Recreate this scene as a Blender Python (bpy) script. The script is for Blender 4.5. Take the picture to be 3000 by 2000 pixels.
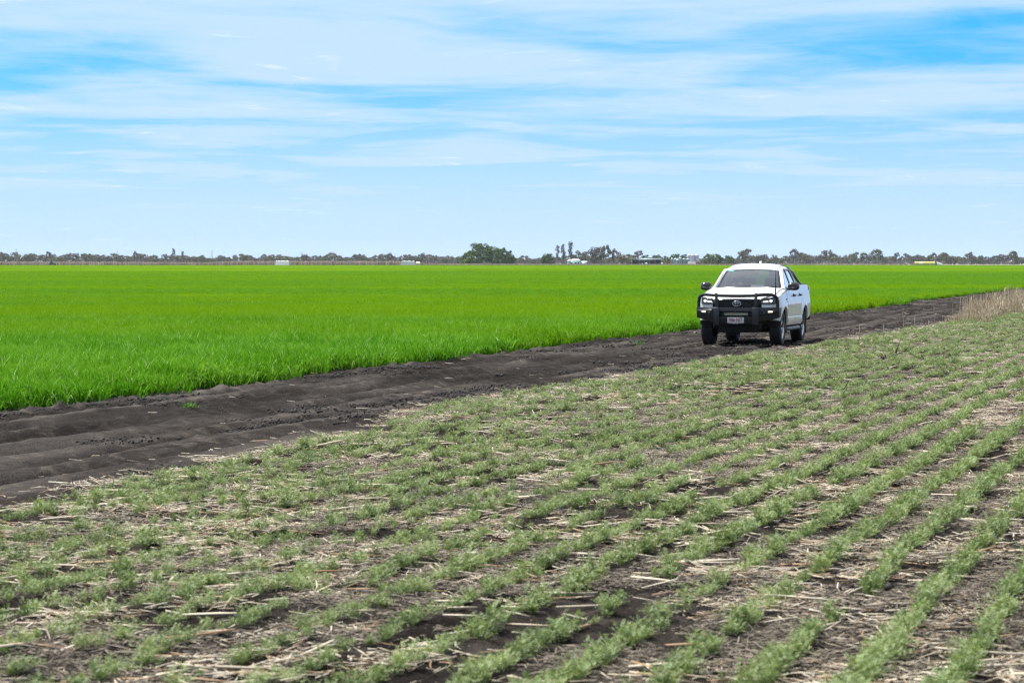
import bpy, bmesh, math, random
import numpy as np
from mathutils import Vector, Matrix

# ------------------------------------------------------------------ scene, camera, light
scene = bpy.context.scene
for o in list(bpy.data.objects):
    bpy.data.objects.remove(o)
COL = scene.collection
R = math.radians
PXF = 8300.0                       # focal length in pixels of the 3000 px wide frame
CAM_H = 1.87
HOR = 769.0                        # row of the horizon in that frame

cam_d = bpy.data.cameras.new('camera')
cam_d.sensor_width = 36.0
cam_d.lens = PXF / 3000.0 * 36.0
cam_d.clip_start = 0.5
cam_d.clip_end = 60000.0
cam_d.dof.use_dof = True
cam_d.dof.focus_distance = 62.0
cam_d.dof.aperture_fstop = 8.0
cam = bpy.data.objects.new('camera', cam_d)
COL.objects.link(cam)
cam.location = (0, 0, CAM_H)
cam.rotation_euler = (R(90) - math.atan((1000.0 - HOR) / PXF), 0, 0)
scene.camera = cam

SUN_EL, SUN_AZ = 66.0, -62.0       # azimuth from +Y (view direction), clockwise; negative = left
world = bpy.data.worlds.new('World')
scene.world = world
world.use_nodes = True
wt = world.node_tree
wt.nodes.clear()


class NT:
    """small helper to write node trees"""
    def __init__(self, tree):
        self.t = tree

    def n(self, kind, **kw):
        nd = self.t.nodes.new(kind)
        for k, v in kw.items():
            if k.startswith('i_'):
                key = k[2:]
                key = int(key) if key.isdigit() else key.replace('_', ' ')
                s = nd.inputs[key]
                if isinstance(v, bpy.types.NodeSocket):
                    self.t.links.new(v, s)
                else:
                    s.default_value = v
            else:
                setattr(nd, k, v)
        return nd

    def link(self, a, b):
        self.t.links.new(a, b)

    def math(self, op, a, b=None, c=None, clamp=False):
        nd = self.t.nodes.new('ShaderNodeMath')
        nd.operation = op
        nd.use_clamp = clamp
        for i, v in enumerate((a, b, c)):
            if v is None:
                continue
            if isinstance(v, bpy.types.NodeSocket):
                self.t.links.new(v, nd.inputs[i])
            else:
                nd.inputs[i].default_value = v
        return nd.outputs[0]

    def smooth(self, v, lo, hi):
        nd = self.t.nodes.new('ShaderNodeMapRange')
        nd.interpolation_type = 'SMOOTHSTEP'
        self.t.links.new(v, nd.inputs[0])
        nd.inputs[1].default_value = lo
        nd.inputs[2].default_value = hi
        return nd.outputs[0]

    def mix(self, f, a, b, blend='MIX'):
        nd = self.t.nodes.new('ShaderNodeMix')
        nd.data_type = 'RGBA'
        nd.blend_type = blend
        for s, v in ((nd.inputs[0], f), (nd.inputs[6], a), (nd.inputs[7], b)):
            if isinstance(v, bpy.types.NodeSocket):
                self.t.links.new(v, s)
            elif isinstance(v, (tuple, list)):
                s.default_value = (v[0], v[1], v[2], 1.0)
            else:
                s.default_value = v
        return nd.outputs[2]

    def noise(self, vec, scale, detail=2.0, rough=0.5, dist=0.0):
        nd = self.t.nodes.new('ShaderNodeTexNoise')
        nd.inputs['Scale'].default_value = scale
        nd.inputs['Detail'].default_value = detail
        nd.inputs['Roughness'].default_value = rough
        nd.inputs['Distortion'].default_value = dist
        if vec is not None:
            self.t.links.new(vec, nd.inputs['Vector'])
        return nd.outputs[0]

    def mapping(self, vec, loc=(0, 0, 0), rot=(0, 0, 0), scale=(1, 1, 1)):
        nd = self.t.nodes.new('ShaderNodeMapping')
        self.t.links.new(vec, nd.inputs[0])
        nd.inputs['Location'].default_value = loc
        nd.inputs['Rotation'].default_value = rot
        nd.inputs['Scale'].default_value = scale
        return nd.outputs[0]


def srgb(r, g, b):
    f = lambda c: c / 12.92 if c <= 0.04045 else ((c + 0.055) / 1.055) ** 2.4
    return tuple(f(c / 255.0) for c in (r, g, b))


# sky: Nishita air, with a sheet of high cirrus mapped on a flat layer above the plain
w = NT(wt)
sky = w.n('ShaderNodeTexSky', sky_type='NISHITA')
sky.sun_disc = False
sky.sun_elevation = R(SUN_EL)
sky.sun_rotation = R(SUN_AZ)
sky.altitude = 300
sky.air_density = 1.0
sky.dust_density = 0.3
sky.ozone_density = 2.0
tc = w.n('ShaderNodeTexCoord')
sep = w.n('ShaderNodeSeparateXYZ', i_0=tc.outputs['Generated'])
zc = w.math('MAXIMUM', sep.outputs[2], 0.0)
den = w.math('ADD', zc, 0.022)
cx = w.math('DIVIDE', sep.outputs[0], den)
cy = w.math('DIVIDE', sep.outputs[1], den)
cvec = w.n('ShaderNodeCombineXYZ', i_0=cx, i_1=cy).outputs[0]
# the open blue between the cirrus is taken from a little higher up the dome than it stands
zup = w.math('ADD', w.math('MULTIPLY', zc, 0.75), 0.25)
svec = w.n('ShaderNodeVectorMath', operation='NORMALIZE', i_0=w.n('ShaderNodeCombineXYZ', i_0=sep.outputs[0], i_1=sep.outputs[1], i_2=zup).outputs[0])
w.link(svec.outputs[0], sky.inputs[0])
SKY_BLUE = w.n('ShaderNodeHueSaturation', i_Color=sky.outputs[0], i_Saturation=1.52, i_Value=1.85, i_Hue=0.492).outputs[0]
m1 = w.mapping(cvec, loc=(0.0, 2.2, 0), rot=(0, 0, R(-7)), scale=(0.62, 0.55, 1))
m2 = w.mapping(cvec, loc=(9.3, 1.7, 0), rot=(0, 0, R(14)), scale=(2.0, 1.6, 1))
m3 = w.mapping(cvec, loc=(1.3, 5.2, 0), rot=(0, 0, R(-4)), scale=(2.0, 1.5, 1))
n1 = w.noise(m1, 1.0, 5.0, 0.5, 0.7)
n2 = w.noise(m2, 1.0, 7.0, 0.62, 1.2)
n3 = w.noise(m3, 1.0, 6.0, 0.62, 0.8)
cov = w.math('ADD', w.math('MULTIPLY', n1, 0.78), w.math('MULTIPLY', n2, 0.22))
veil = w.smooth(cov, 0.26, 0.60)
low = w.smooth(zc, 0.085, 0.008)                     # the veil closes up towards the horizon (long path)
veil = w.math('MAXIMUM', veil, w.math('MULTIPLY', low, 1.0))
veil = w.math('MAXIMUM', w.math('MULTIPLY', veil, 0.90), w.math('MULTIPLY', w.smooth(zc, 0.12, 0.55), 0.72))   # veil thickened overhead, out of frame, to whiten the blue fill light
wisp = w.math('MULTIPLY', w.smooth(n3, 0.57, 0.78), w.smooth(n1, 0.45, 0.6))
CLOUD = w.mix(w.smooth(zc, 0.10, 0.45), (5.0, 6.5, 8.8), (7.6, 7.7, 7.9))  # overhead tone made neutral, out of frame, for a less blue fill
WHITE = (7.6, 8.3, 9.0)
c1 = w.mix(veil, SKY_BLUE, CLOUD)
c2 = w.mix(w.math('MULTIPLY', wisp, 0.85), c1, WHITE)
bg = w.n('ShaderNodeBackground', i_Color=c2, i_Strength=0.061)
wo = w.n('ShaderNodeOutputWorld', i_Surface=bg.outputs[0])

sun_d = bpy.data.lights.new('sun', 'SUN')
sun_d.energy = 4.1
sun_d.angle = R(3.0)
sun_d.color = (1.0, 0.97, 0.92)
sun = bpy.data.objects.new('sun', sun_d)
COL.objects.link(sun)
sdir = Vector((math.sin(R(SUN_AZ)) * math.cos(R(SUN_EL)), math.cos(R(SUN_AZ)) * math.cos(R(SUN_EL)), math.sin(R(SUN_EL))))
sun.rotation_euler = (-sdir).to_track_quat('-Z', 'Y').to_euler()
sun.location = (0, 0, 60)

vs = scene.view_settings
vs.view_transform = 'Standard'
vs.look = 'None'
vs.exposure = 1.06
vs.gamma = 1.0
vs.use_curve_mapping = False
cy_ = scene.cycles
cy_.use_denoising = True
cy_.denoising_prefilter = 'NONE'
cy_.filter_width = 1.25
cy_.max_bounces = 6
cy_.diffuse_bounces = 2
cy_.glossy_bounces = 3
cy_.transmission_bounces = 4
cy_.transparent_max_bounces = 12
cy_.volume_bounces = 1
cy_.caustics_reflective = False
cy_.caustics_refractive = False
cy_.sample_clamp_indirect = 4.0

# ------------------------------------------------------------------ helpers
rng = np.random.default_rng(11)
random.seed(5)


def link(o, parent=None):
    COL.objects.link(o)
    if parent is not None:
        o.parent = parent
    return o


def tag(o, label=None, cat=None, group=None, kind=None):
    if label:
        o['label'] = label
    if cat:
        o['category'] = cat
    if group:
        o['group'] = group
    if kind:
        o['kind'] = kind
    return o


def empty(name, loc=(0, 0, 0), rz=0.0):
    o = bpy.data.objects.new(name, None)
    o.empty_display_size = 0.2
    o.location = loc
    o.rotation_euler = (0, 0, rz)
    return link(o)


def np_mesh(name, V, F, smooth=False, mats=None, mat_idx=None):
    """mesh from arrays: V (n,3), F list of (m,k) arrays (all faces of one array have k corners)"""
    me = bpy.data.meshes.new(name)
    V = np.asarray(V, dtype=np.float32)
    if not isinstance(F, (list, tuple)) or (len(F) and not hasattr(F[0], 'ndim')):
        F = [np.asarray(F)]
    F = [f for f in F if len(f)]
    loops = np.concatenate([f.ravel() for f in F]).astype(np.int32)
    sizes = np.concatenate([np.full(len(f), f.shape[1], dtype=np.int32) for f in F])
    starts = np.concatenate([[0], np.cumsum(sizes)[:-1]]).astype(np.int32)
    me.vertices.add(len(V))
    me.vertices.foreach_set('co', V.ravel())
    me.loops.add(len(loops))
    me.loops.foreach_set('vertex_index', loops)
    me.polygons.add(len(sizes))
    me.polygons.foreach_set('loop_start', starts)
    me.polygons.foreach_set('loop_total', sizes)
    if smooth:
        me.polygons.foreach_set('use_smooth', np.ones(len(sizes), dtype=bool))
    for m in (mats or []):
        me.materials.append(m)
    if mat_idx is not None:
        me.polygons.foreach_set('material_index', np.asarray(mat_idx, dtype=np.int32))
    me.update(calc_edges=True)
    return me


def mesh_obj(name, me, parent=None, loc=None):
    o = bpy.data.objects.new(name, me)
    if loc is not None:
        o.location = loc
    return link(o, parent)


_tab = {}


def vnoise(x, y, seed=0):
    if seed not in _tab:
        _tab[seed] = np.random.default_rng(1000 + seed).random((256, 256))
    T = _tab[seed]
    xi = np.floor(x).astype(int)
    yi = np.floor(y).astype(int)
    fx = x - xi
    fy = y - yi
    fx = fx * fx * (3 - 2 * fx)
    fy = fy * fy * (3 - 2 * fy)
    a = T[xi & 255, yi & 255]
    b = T[(xi + 1) & 255, yi & 255]
    c = T[xi & 255, (yi + 1) & 255]
    d = T[(xi + 1) & 255, (yi + 1) & 255]
    return (a * (1 - fx) + b * fx) * (1 - fy) + (c * (1 - fx) + d * fx) * fy


def fbm(x, y, seed=0, octaves=3, gain=0.5):
    s = 0.0
    a = 1.0
    t = 0.0
    for k in range(octaves):
        s = s + a * vnoise(x, y, seed + k)
        t += a
        a *= gain
        x = x * 2.03 + 17.1
        y = y * 2.03 + 5.7
    return s / t


def sstep(v, lo, hi):
    q = np.clip((v - lo) / (hi - lo), 0, 1)
    return q * q * (3 - 2 * q)


# field frame: u runs along the track away from the camera, v to the right of it
TA = R(14.6)
T_ = np.array([math.sin(TA), math.cos(TA)])
N_ = np.array([math.cos(TA), -math.sin(TA)])
V_CROP, V_BORD = -15.1, -9.9


def uv2xy(u, v):
    return u * T_[0] + v * N_[0], u * T_[1] + v * N_[1]


def xy2uv(x, y):
    return x * T_[0] + y * T_[1], x * N_[0] + y * N_[1]


def px2ground(px, py, z=0.0):
    """point on height z seen at pixel (px, py) of the 3000 x 2000 frame"""
    d = PXF * (CAM_H - z) / (py - HOR)
    return (px - 1500.0) / PXF * d, d


def border(u):
    """right hand border of the track: it drifts towards the camera near the left of the view"""
    return np.interp(u, [18, 26, 36, 46, 57, 68, 90, 400], [-8.6, -9.3, -10.0, -9.9, -9.45, -9.1, -8.9, -8.9]) + 0.5 * (fbm(u * 0.3, u * 0 + 3.0, 61, 3) - 0.5)


def crop_edge(u):
    return V_CROP + 0.5 * (fbm(u * 0.45, u * 0 + 8.0, 71, 3) - 0.5)


ROW = 0.405
RUTS = [(-10.25, 0.17, 0.075), (-11.75, 0.17, 0.07), (-12.55, 0.22, 0.05), (-13.35, 0.24, 0.075), (-14.25, 0.2, 0.05), (-11.05, 0.16, 0.045)]
TRUCK_U, TRUCK_V = None, None


def rut_mask(u, v):
    """how much a spot of the track has been run over: 0 untouched crust, 1 in a wheel line"""
    wob = 0.5 * (fbm(u * 0.06, v * 0 + 1.5, 21, 2) - 0.5)
    r = np.zeros_like(u)
    for k, (c, wd, dp) in enumerate(RUTS):
        dd = (v - c - wob * (0.6 + 0.2 * k) - 0.10 * (vnoise(u * 0.5, u * 0 + k, 41) - 0.5)) / (wd * 1.15)
        r = np.maximum(r, np.exp(-dd ** 4) * (0.35 + 0.65 * vnoise(u * 0.22 + 9 * k, u * 0 + 2.0 * k, 45)))
    churn = sstep(fbm(u * 0.16, v * 0.9, 57, 3), 0.50, 0.66) * 0.7
    return np.maximum(r, churn)


def height(u, v):
    """height of the soil"""
    wob = 0.5 * (fbm(u * 0.06, v * 0 + 1.5, 21, 2) - 0.5)
    h = 0.05 * (fbm(u * 0.25, v * 0.5, 31, 3) - 0.5)
    # the track
    ht = np.zeros_like(u)
    for k, (c, wd, dp) in enumerate(RUTS):
        dd = (v - c - wob * (0.6 + 0.2 * k) - 0.10 * (vnoise(u * 0.5, u * 0 + k, 41) - 0.5)) / wd
        depth = dp * (0.35 + 1.1 * vnoise(u * 0.22 + 9 * k, u * 0 + 2.0 * k, 45))
        ht = ht - depth * np.exp(-dd ** 2) + depth * 0.6 * np.exp(-((np.abs(dd) - 1.7) / 0.6) ** 2)
    churn = fbm(u * 0.6, v * 3.0, 51, 4, 0.6)
    ht = ht + 0.07 * (np.abs(churn - 0.5) * 2) ** 1.2 * sstep(fbm(u * 0.16, v * 0.9, 57, 3), 0.36, 0.62)
    clod = np.maximum(fbm(u * 5.0, v * 7.0, 81, 3, 0.6) - 0.54, 0) * 0.20
    edge_l = np.exp(-((v - V_CROP - 0.55 - wob) / 0.28) ** 2) * vnoise(u * 0.8, v * 0 + 4, 86)
    ht = ht + clod * (0.35 + 1.5 * edge_l) + 0.05 * edge_l * fbm(u * 3.0, v * 5.0, 83, 3)
    # the sown field: low ridges carrying the rows
    hf = 0.016 * np.cos(2 * np.pi * v / ROW) + 0.07 * (fbm(u * 1.2, v * 2.2, 91, 4, 0.55) - 0.5)
    hf = hf + np.maximum(fbm(u * 6.0, v * 7.0, 95, 2) - 0.55, 0) * 0.10 + 0.03
    k = sstep(v - border(u), -0.15, 0.35)
    return h + ht * (1 - k) + hf * k


def in_view(x, y, margin=0.03, extra=1.5):
    return np.abs(x) < y * (1500.0 / PXF + margin) + extra


# ------------------------------------------------------------------ materials
MATS = {}


def new_mat(name):
    m = bpy.data.materials.new(name)
    m.use_nodes = True
    m.node_tree.nodes.clear()
    MATS[name] = m
    return m, NT(m.node_tree)


def out(t, shader, vol=None, disp=None):
    o = t.n('ShaderNodeOutputMaterial')
    if shader is not None:
        t.link(shader, o.inputs[0])
    if vol is not None:
        t.link(vol, o.inputs[1])
    return o


def plain(name, col, rough=0.6, metal=0.0, var=0.12, scale=6.0, bump=0.0, spec=0.5, coat=0.0, bscale=40.0):
    """principled with a little procedural wear in the colour"""
    m, t = new_mat(name)
    tc = t.n('ShaderNodeTexCoord')
    n = t.noise(tc.outputs['Object'], scale, 4.0, 0.6)
    lo = tuple(c * (1 - var) for c in col)
    hi = tuple(min(1.0, c * (1 + var)) for c in col)
    c = t.mix(t.smooth(n, 0.3, 0.7), lo, hi)
    p = t.n('ShaderNodeBsdfPrincipled', i_Roughness=rough, i_Metallic=metal)
    p.inputs['Specular IOR Level'].default_value = spec
    p.inputs['Coat Weight'].default_value = coat
    p.inputs['Coat Roughness'].default_value = 0.05
    t.link(c, p.inputs['Base Color'])
    if bump > 0:
        b = t.n('ShaderNodeBump', i_Strength=bump, i_Distance=0.02, i_Height=t.noise(tc.outputs['Object'], bscale, 3.0, 0.6))
        t.link(b.outputs[0], p.inputs['Normal'])
    out(t, p.outputs[0])
    return m


def emit(name, col, strength):
    m, t = new_mat(name)
    e = t.n('ShaderNodeEmission', i_Strength=strength)
    e.inputs[0].default_value = (*col, 1)
    out(t, e.outputs[0])
    return m


def leaf_mat(name, ca, cb, rough=0.5, trans=0.35, pos_scale=None, glint=None, tint=None, ptint=None, spec=0.25):
    """leaf: two colours picked per plant and per leaf, some light let through"""
    m, t = new_mat(name)
    oi = t.n('ShaderNodeObjectInfo')
    g = t.n('ShaderNodeNewGeometry')
    n = t.noise(g.outputs['Position'], pos_scale or 9.0, 3.0, 0.6)
    f = t.math('ADD', t.math('MULTIPLY', t.math('SUBTRACT', n, 0.5), 2.0), t.math('MULTIPLY', oi.outputs['Random'], 0.45))
    f = t.math('ADD', f, t.math('MULTIPLY', t.math('SUBTRACT', g.outputs['Random Per Island'], 0.2), 0.95))
    f = t.math('MULTIPLY', f, 1.0, clamp=True)
    c = t.mix(f, ca, cb)
    if glint is not None:
        c = t.mix(t.smooth(g.outputs['Random Per Island'], 0.93, 0.96), c, glint)
    if tint is not None:
        c = tint(t, g, c)
    p = t.n('ShaderNodeBsdfPrincipled', i_Roughness=rough)
    p.inputs['Specular IOR Level'].default_value = spec
    t.link(c, p.inputs['Base Color'])
    tr = t.n('ShaderNodeBsdfTranslucent')
    t.link(t.mix(1.0, c, ptint or (1.0, 1.0, 0.6), 'MULTIPLY'), tr.inputs[0])
    mx = t.n('ShaderNodeMixShader', i_0=trans, i_1=p.outputs[0], i_2=tr.outputs[0])
    out(t, mx.outputs[0])
    return m


def soil_mat(name, dark, mid, light, track=False):
    m, t = new_mat(name)
    g = t.n('ShaderNodeNewGeometry')
    pos = g.outputs['Position']
    al = t.mapping(pos, rot=(0, 0, TA), scale=(1, 1, 1))          # x across the track, y along it
    st = t.mapping(al, scale=(1.0, 0.16, 1.0))
    n_big = t.noise(st, 0.9, 4.0, 0.6, 0.3)
    n_mid = t.noise(t.mapping(al, scale=(1, 0.5, 1)), 5.0, 5.0, 0.65)
    n_fine = t.noise(pos, 60.0, 4.0, 0.7)
    n_str = t.noise(t.mapping(al, scale=(1.0, 0.05, 1.0)), 4.5, 4.0, 0.6, 0.2)
    c = t.mix(t.smooth(t.math('ADD', t.math('MULTIPLY', n_big, 0.5), t.math('MULTIPLY', n_str, 0.5)), 0.38, 0.60), dark, mid)
    c = t.mix(t.math('MULTIPLY', t.smooth(n_mid, 0.46, 0.72), 0.65), c, light)
    c = t.mix(t.math('MULTIPLY', t.smooth(n_fine, 0.35, 0.65), 0.35), c, tuple(x * 0.55 for x in dark))
    if track:                     # freshly turned, moist soil in the wheel lines
        at_ = t.n('ShaderNodeAttribute', attribute_name='rut')
        c = t.mix(t.math('MULTIPLY', at_.outputs['Fac'], 0.9), c, (0.016, 0.0145, 0.0138))
    # pale chips of straw and grit
    vo = t.n('ShaderNodeTexVoronoi', i_Vector=t.mapping(pos, scale=(1, 0.6, 1)), i_Scale=30.0)
    chip = t.math('LESS_THAN', vo.outputs['Distance'], 0.16)
    sepc = t.n('ShaderNodeSeparateColor', i_0=vo.outputs['Color'])
    chip = t.math('MULTIPLY', chip, t.math('GREATER_THAN', sepc.outputs[0], 0.80))
    chip = t.math('MULTIPLY', chip, t.smooth(t.noise(st, 0.6, 3.0, 0.6), 0.42, 0.62))
    c = t.mix(t.math('MULTIPLY', chip, 0.75), c, (0.36, 0.31, 0.25))
    p = t.n('ShaderNodeBsdfPrincipled', i_Roughness=1.0)
    p.inputs['Specular IOR Level'].default_value = 0.0
    t.link(c, p.inputs['Base Color'])
    hgt = t.math('ADD', t.math('MULTIPLY', n_mid, 1.2), t.math('MULTIPLY', n_fine, 0.35))
    b = t.n('ShaderNodeBump', i_Strength=1.0, i_Distance=0.09, i_Height=hgt)
    t.link(b.outputs[0], p.inputs['Normal'])
    out(t, p.outputs[0])
    return m


M_TRACK = soil_mat('track_soil', (0.040, 0.0355, 0.0320), (0.096, 0.086, 0.078), (0.185, 0.158, 0.134), True)
M_FIELD = soil_mat('field_soil', (0.022, 0.019, 0.0175), (0.050, 0.043, 0.038), (0.115, 0.098, 0.083))


def straw_mat(name, ca, cb, cd):
    m, t = new_mat(name)
    g = t.n('ShaderNodeNewGeometry')
    oi = t.n('ShaderNodeObjectInfo')
    f = t.math('FRACT', t.math('ADD', g.outputs['Random Per Island'], oi.outputs['Random']))
    c = t.mix(f, ca, cb)
    c = t.mix(t.smooth(f, 0.74, 0.8), c, cd)
    n = t.noise(g.outputs['Position'], 25.0, 3.0, 0.6)
    c = t.mix(t.math('MULTIPLY', n, 0.5), c, tuple(x * 0.5 for x in ca))
    p = t.n('ShaderNodeBsdfPrincipled', i_Roughness=0.7)
    p.inputs['Specular IOR Level'].default_value = 0.3
    t.link(c, p.inputs['Base Color'])
    out(t, p.outputs[0])
    return m


M_STRAW = straw_mat('straw', (0.52, 0.43, 0.30), (0.72, 0.65, 0.53), (0.33, 0.20, 0.10))
M_CHAFF = straw_mat('chaff', (0.15, 0.118, 0.085), (0.42, 0.36, 0.275), (0.060, 0.048, 0.036))
M_STUB = straw_mat('stubble', (0.52, 0.41, 0.25), (0.76, 0.66, 0.48), (0.30, 0.19, 0.10))


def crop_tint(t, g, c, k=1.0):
    # broad yellower strips across the paddock: cloud-shade banding painted into the crop colour
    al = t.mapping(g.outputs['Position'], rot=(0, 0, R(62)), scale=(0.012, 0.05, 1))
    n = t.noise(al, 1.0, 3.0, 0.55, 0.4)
    # bluer near, yellower far: the change with viewing angle is painted in too
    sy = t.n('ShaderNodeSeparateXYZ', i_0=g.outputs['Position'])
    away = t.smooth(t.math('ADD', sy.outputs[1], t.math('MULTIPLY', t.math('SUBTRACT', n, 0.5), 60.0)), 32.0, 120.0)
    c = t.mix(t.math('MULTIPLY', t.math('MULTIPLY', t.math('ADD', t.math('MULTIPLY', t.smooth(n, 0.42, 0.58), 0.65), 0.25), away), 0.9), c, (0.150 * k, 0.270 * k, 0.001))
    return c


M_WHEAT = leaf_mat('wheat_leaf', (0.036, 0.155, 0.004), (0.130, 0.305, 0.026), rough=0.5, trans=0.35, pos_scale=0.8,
                   glint=(0.26, 0.37, 0.16), tint=crop_tint, spec=0.0)  # gloss glints painted as a pale colour on a few blades, no specular
M_PEA = leaf_mat('chickpea_leaf', (0.066, 0.120, 0.026), (0.300, 0.370, 0.150), rough=0.5, trans=0.3, pos_scale=2.5, spec=0.3)

# ------------------------------------------------------------------ ground, track and field soil
gm, t = new_mat('plain_soil')
g = t.n('ShaderNodeNewGeometry')
c = t.mix(t.noise(g.outputs['Position'], 0.02, 4.0), (0.11, 0.085, 0.06), (0.20, 0.16, 0.11))
p = t.n('ShaderNodeBsdfPrincipled', i_Roughness=0.9)
t.link(c, p.inputs['Base Color'])
out(t, p.outputs[0])
ground = mesh_obj('ground', np_mesh('ground', [(-14000, -2000, -0.15), (14000, -2000, -0.15), (14000, 16000, -0.15), (-14000, 16000, -0.15)],
                                    np.array([[0, 1, 2, 3]]), mats=[gm]))
tag(ground, kind='structure')

us = [3.0]
while us[-1] < 330.0:
    us.append(us[-1] + min(0.6, max(0.035, us[-1] ** 2 / 5300.0 * 0.55)))
us = np.array(us)
vs_f = np.arange(-16.6, 3.0, 0.06)


def strip(name, vv, mat):
    U, V = np.meshgrid(us, vv, indexing='ij')
    H = height(U, V)
    edge = np.minimum(1, np.minimum(U - 3.0, 330 - U) / 0.6)
    X, Y = uv2xy(U, V)
    P = np.stack([X, Y, H], -1).reshape(-1, 3)
    a, b = len(us), len(vv)
    I = np.arange(a * b).reshape(a, b)
    Q = np.stack([I[:-1, :-1], I[:-1, 1:], I[1:, 1:], I[1:, :-1]], -1).reshape(-1, 4)[:, ::-1]
    me = np_mesh(name, P, Q, True, [mat])
    at_ = me.attributes.new('rut', 'FLOAT', 'POINT')
    at_.data.foreach_set('value', (rut_mask(U, V) * (1 - sstep(V - border(U), -0.15, 0.3))).astype(np.float32).ravel())
    o = mesh_obj(name, me)
    tag(o, kind='structure')
    return o


ib = int(np.argmin(np.abs(vs_f + 9.3)))
strip('dirt_track', vs_f[:ib + 1], M_TRACK)
strip('field_soil', np.concatenate([vs_f[ib:], np.arange(3.1, 12.0, 0.25)]), M_FIELD)
# ------------------------------------------------------------------ plants and straw
def scatter(name, P, rot, scl, idx, protos, label=None, kind='stuff'):
    """one object that instances small prototypes on points"""
    n = len(P)
    me = bpy.data.meshes.new(name)
    me.vertices.add(n)
    me.vertices.foreach_set('co', np.asarray(P, np.float32).ravel())
    a = me.attributes.new('rot', 'FLOAT_VECTOR', 'POINT')
    a.data.foreach_set('vector', np.asarray(rot, np.float32).ravel())
    a = me.attributes.new('scl', 'FLOAT', 'POINT')
    a.data.foreach_set('value', np.asarray(scl, np.float32))
    a = me.attributes.new('pick', 'INT', 'POINT')
    a.data.foreach_set('value', np.asarray(idx, np.int32))
    o = mesh_obj(name, me)
    ng = bpy.data.node_groups.new(name + '_scatter', 'GeometryNodeTree')
    ng.interface.new_socket('Geometry', in_out='INPUT', socket_type='NodeSocketGeometry')
    ng.interface.new_socket('Geometry', in_out='OUTPUT', socket_type='NodeSocketGeometry')
    gi = ng.nodes.new('NodeGroupInput')
    go = ng.nodes.new('NodeGroupOutput')
    jn = ng.nodes.new('GeometryNodeJoinGeometry')
    for pr in protos:
        ob = ng.nodes.new('GeometryNodeObjectInfo')
        ob.inputs['Object'].default_value = pr
        ob.inputs['As Instance'].default_value = True
        ng.links.new(ob.outputs['Geometry'], jn.inputs[0])
    iop = ng.nodes.new('GeometryNodeInstanceOnPoints')
    ng.links.new(gi.outputs[0], iop.inputs['Points'])
    ng.links.new(jn.outputs[0], iop.inputs['Instance'])
    iop.inputs['Pick Instance'].default_value = True

    def attr(nm, ty):
        q = ng.nodes.new('GeometryNodeInputNamedAttribute')
        q.data_type = ty
        q.inputs[0].default_value = nm
        return [s for s in q.outputs if s.enabled][0]
    ng.links.new(attr('pick', 'INT'), iop.inputs['Instance Index'])
    e2r = ng.nodes.new('FunctionNodeEulerToRotation')
    ng.links.new(attr('rot', 'FLOAT_VECTOR'), e2r.inputs[0])
    ng.links.new(e2r.outputs[0], iop.inputs['Rotation'])
    ng.links.new(attr('scl', 'FLOAT'), iop.inputs['Scale'])
    ng.links.new(iop.outputs[0], go.inputs[0])
    md = o.modifiers.new('scatter', 'NODES')
    md.node_group = ng
    tag(o, label, None, None, kind)
    return o


def proto(name, V, F, mat, smooth=False):
    return bpy.data.objects.new(name, np_mesh(name, V, F, smooth, [mat]))


class Geo:
    def __init__(self):
        self.V, self.T, self.Q, self.n = [], [], [], 0

    def add(self, V, Q=None, T=None):
        V = np.asarray(V, float)
        self.V.append(V)
        if Q is not None and len(Q):
            self.Q.append(np.asarray(Q) + self.n)
        if T is not None and len(T):
            self.T.append(np.asarray(T) + self.n)
        self.n += len(V)

    def faces(self):
        f = []
        if self.Q:
            f.append(np.concatenate(self.Q))
        if self.T:
            f.append(np.concatenate(self.T))
        return f

    def verts(self):
        return np.concatenate(self.V)


def blade(G, base, az, L, wd, lean, droop, r, segs=4):
    """a grass blade: tapering ribbon that leans and arches over"""
    d = np.array([math.cos(az), math.sin(az), 0])
    s = np.array([-math.sin(az), math.cos(az), 0])
    pts = []
    p = np.array(base, float)
    th = lean
    for k in range(segs + 1):
        q = k / segs
        pts.append(p.copy())
        th = lean + droop * q ** 1.5
        p = p + (L / segs) * (d * math.sin(th) + np.array([0, 0, math.cos(th)]))
    wprof = [0.55, 1.0, 0.9, 0.6, 0.06] if segs == 4 else [0.7, 1.0, 0.6, 0.06]
    V = []
    for k, q in enumerate(pts):
        V.append(q - s * wd * 0.5 * wprof[k])
        V.append(q + s * wd * 0.5 * wprof[k])
    Q = [[2 * k, 2 * k + 1, 2 * k + 3, 2 * k + 2] for k in range(segs)]
    G.add(V, Q=Q)


def wheat_patch(name, size, n, h, wd, seed, segs=4):
    r = random.Random(seed)
    G = Geo()
    for _ in range(n):
        x, y = r.uniform(-size / 2, size / 2), r.uniform(-size / 2, size / 2)
        az = r.gauss(-0.6, 1.5)
        L = h * r.uniform(0.7, 1.25)
        z0 = r.uniform(0, 0.25) * h
        blade(G, (x, y, z0), az, L, wd * r.uniform(0.7, 1.2), r.uniform(0.08, 0.75), r.uniform(0.9, 3.0), r, segs)
    return proto(name, G.verts(), G.faces(), M_WHEAT)


near_p = [wheat_patch('wheat_near_%d' % i, 0.46, 400, 0.28, 0.0078, 100 + i) for i in range(5)]
far_p = [wheat_patch('wheat_far_%d' % i, 1.3, 330, 0.36, 0.024, 200 + i, 3) for i in range(4)]


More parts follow.
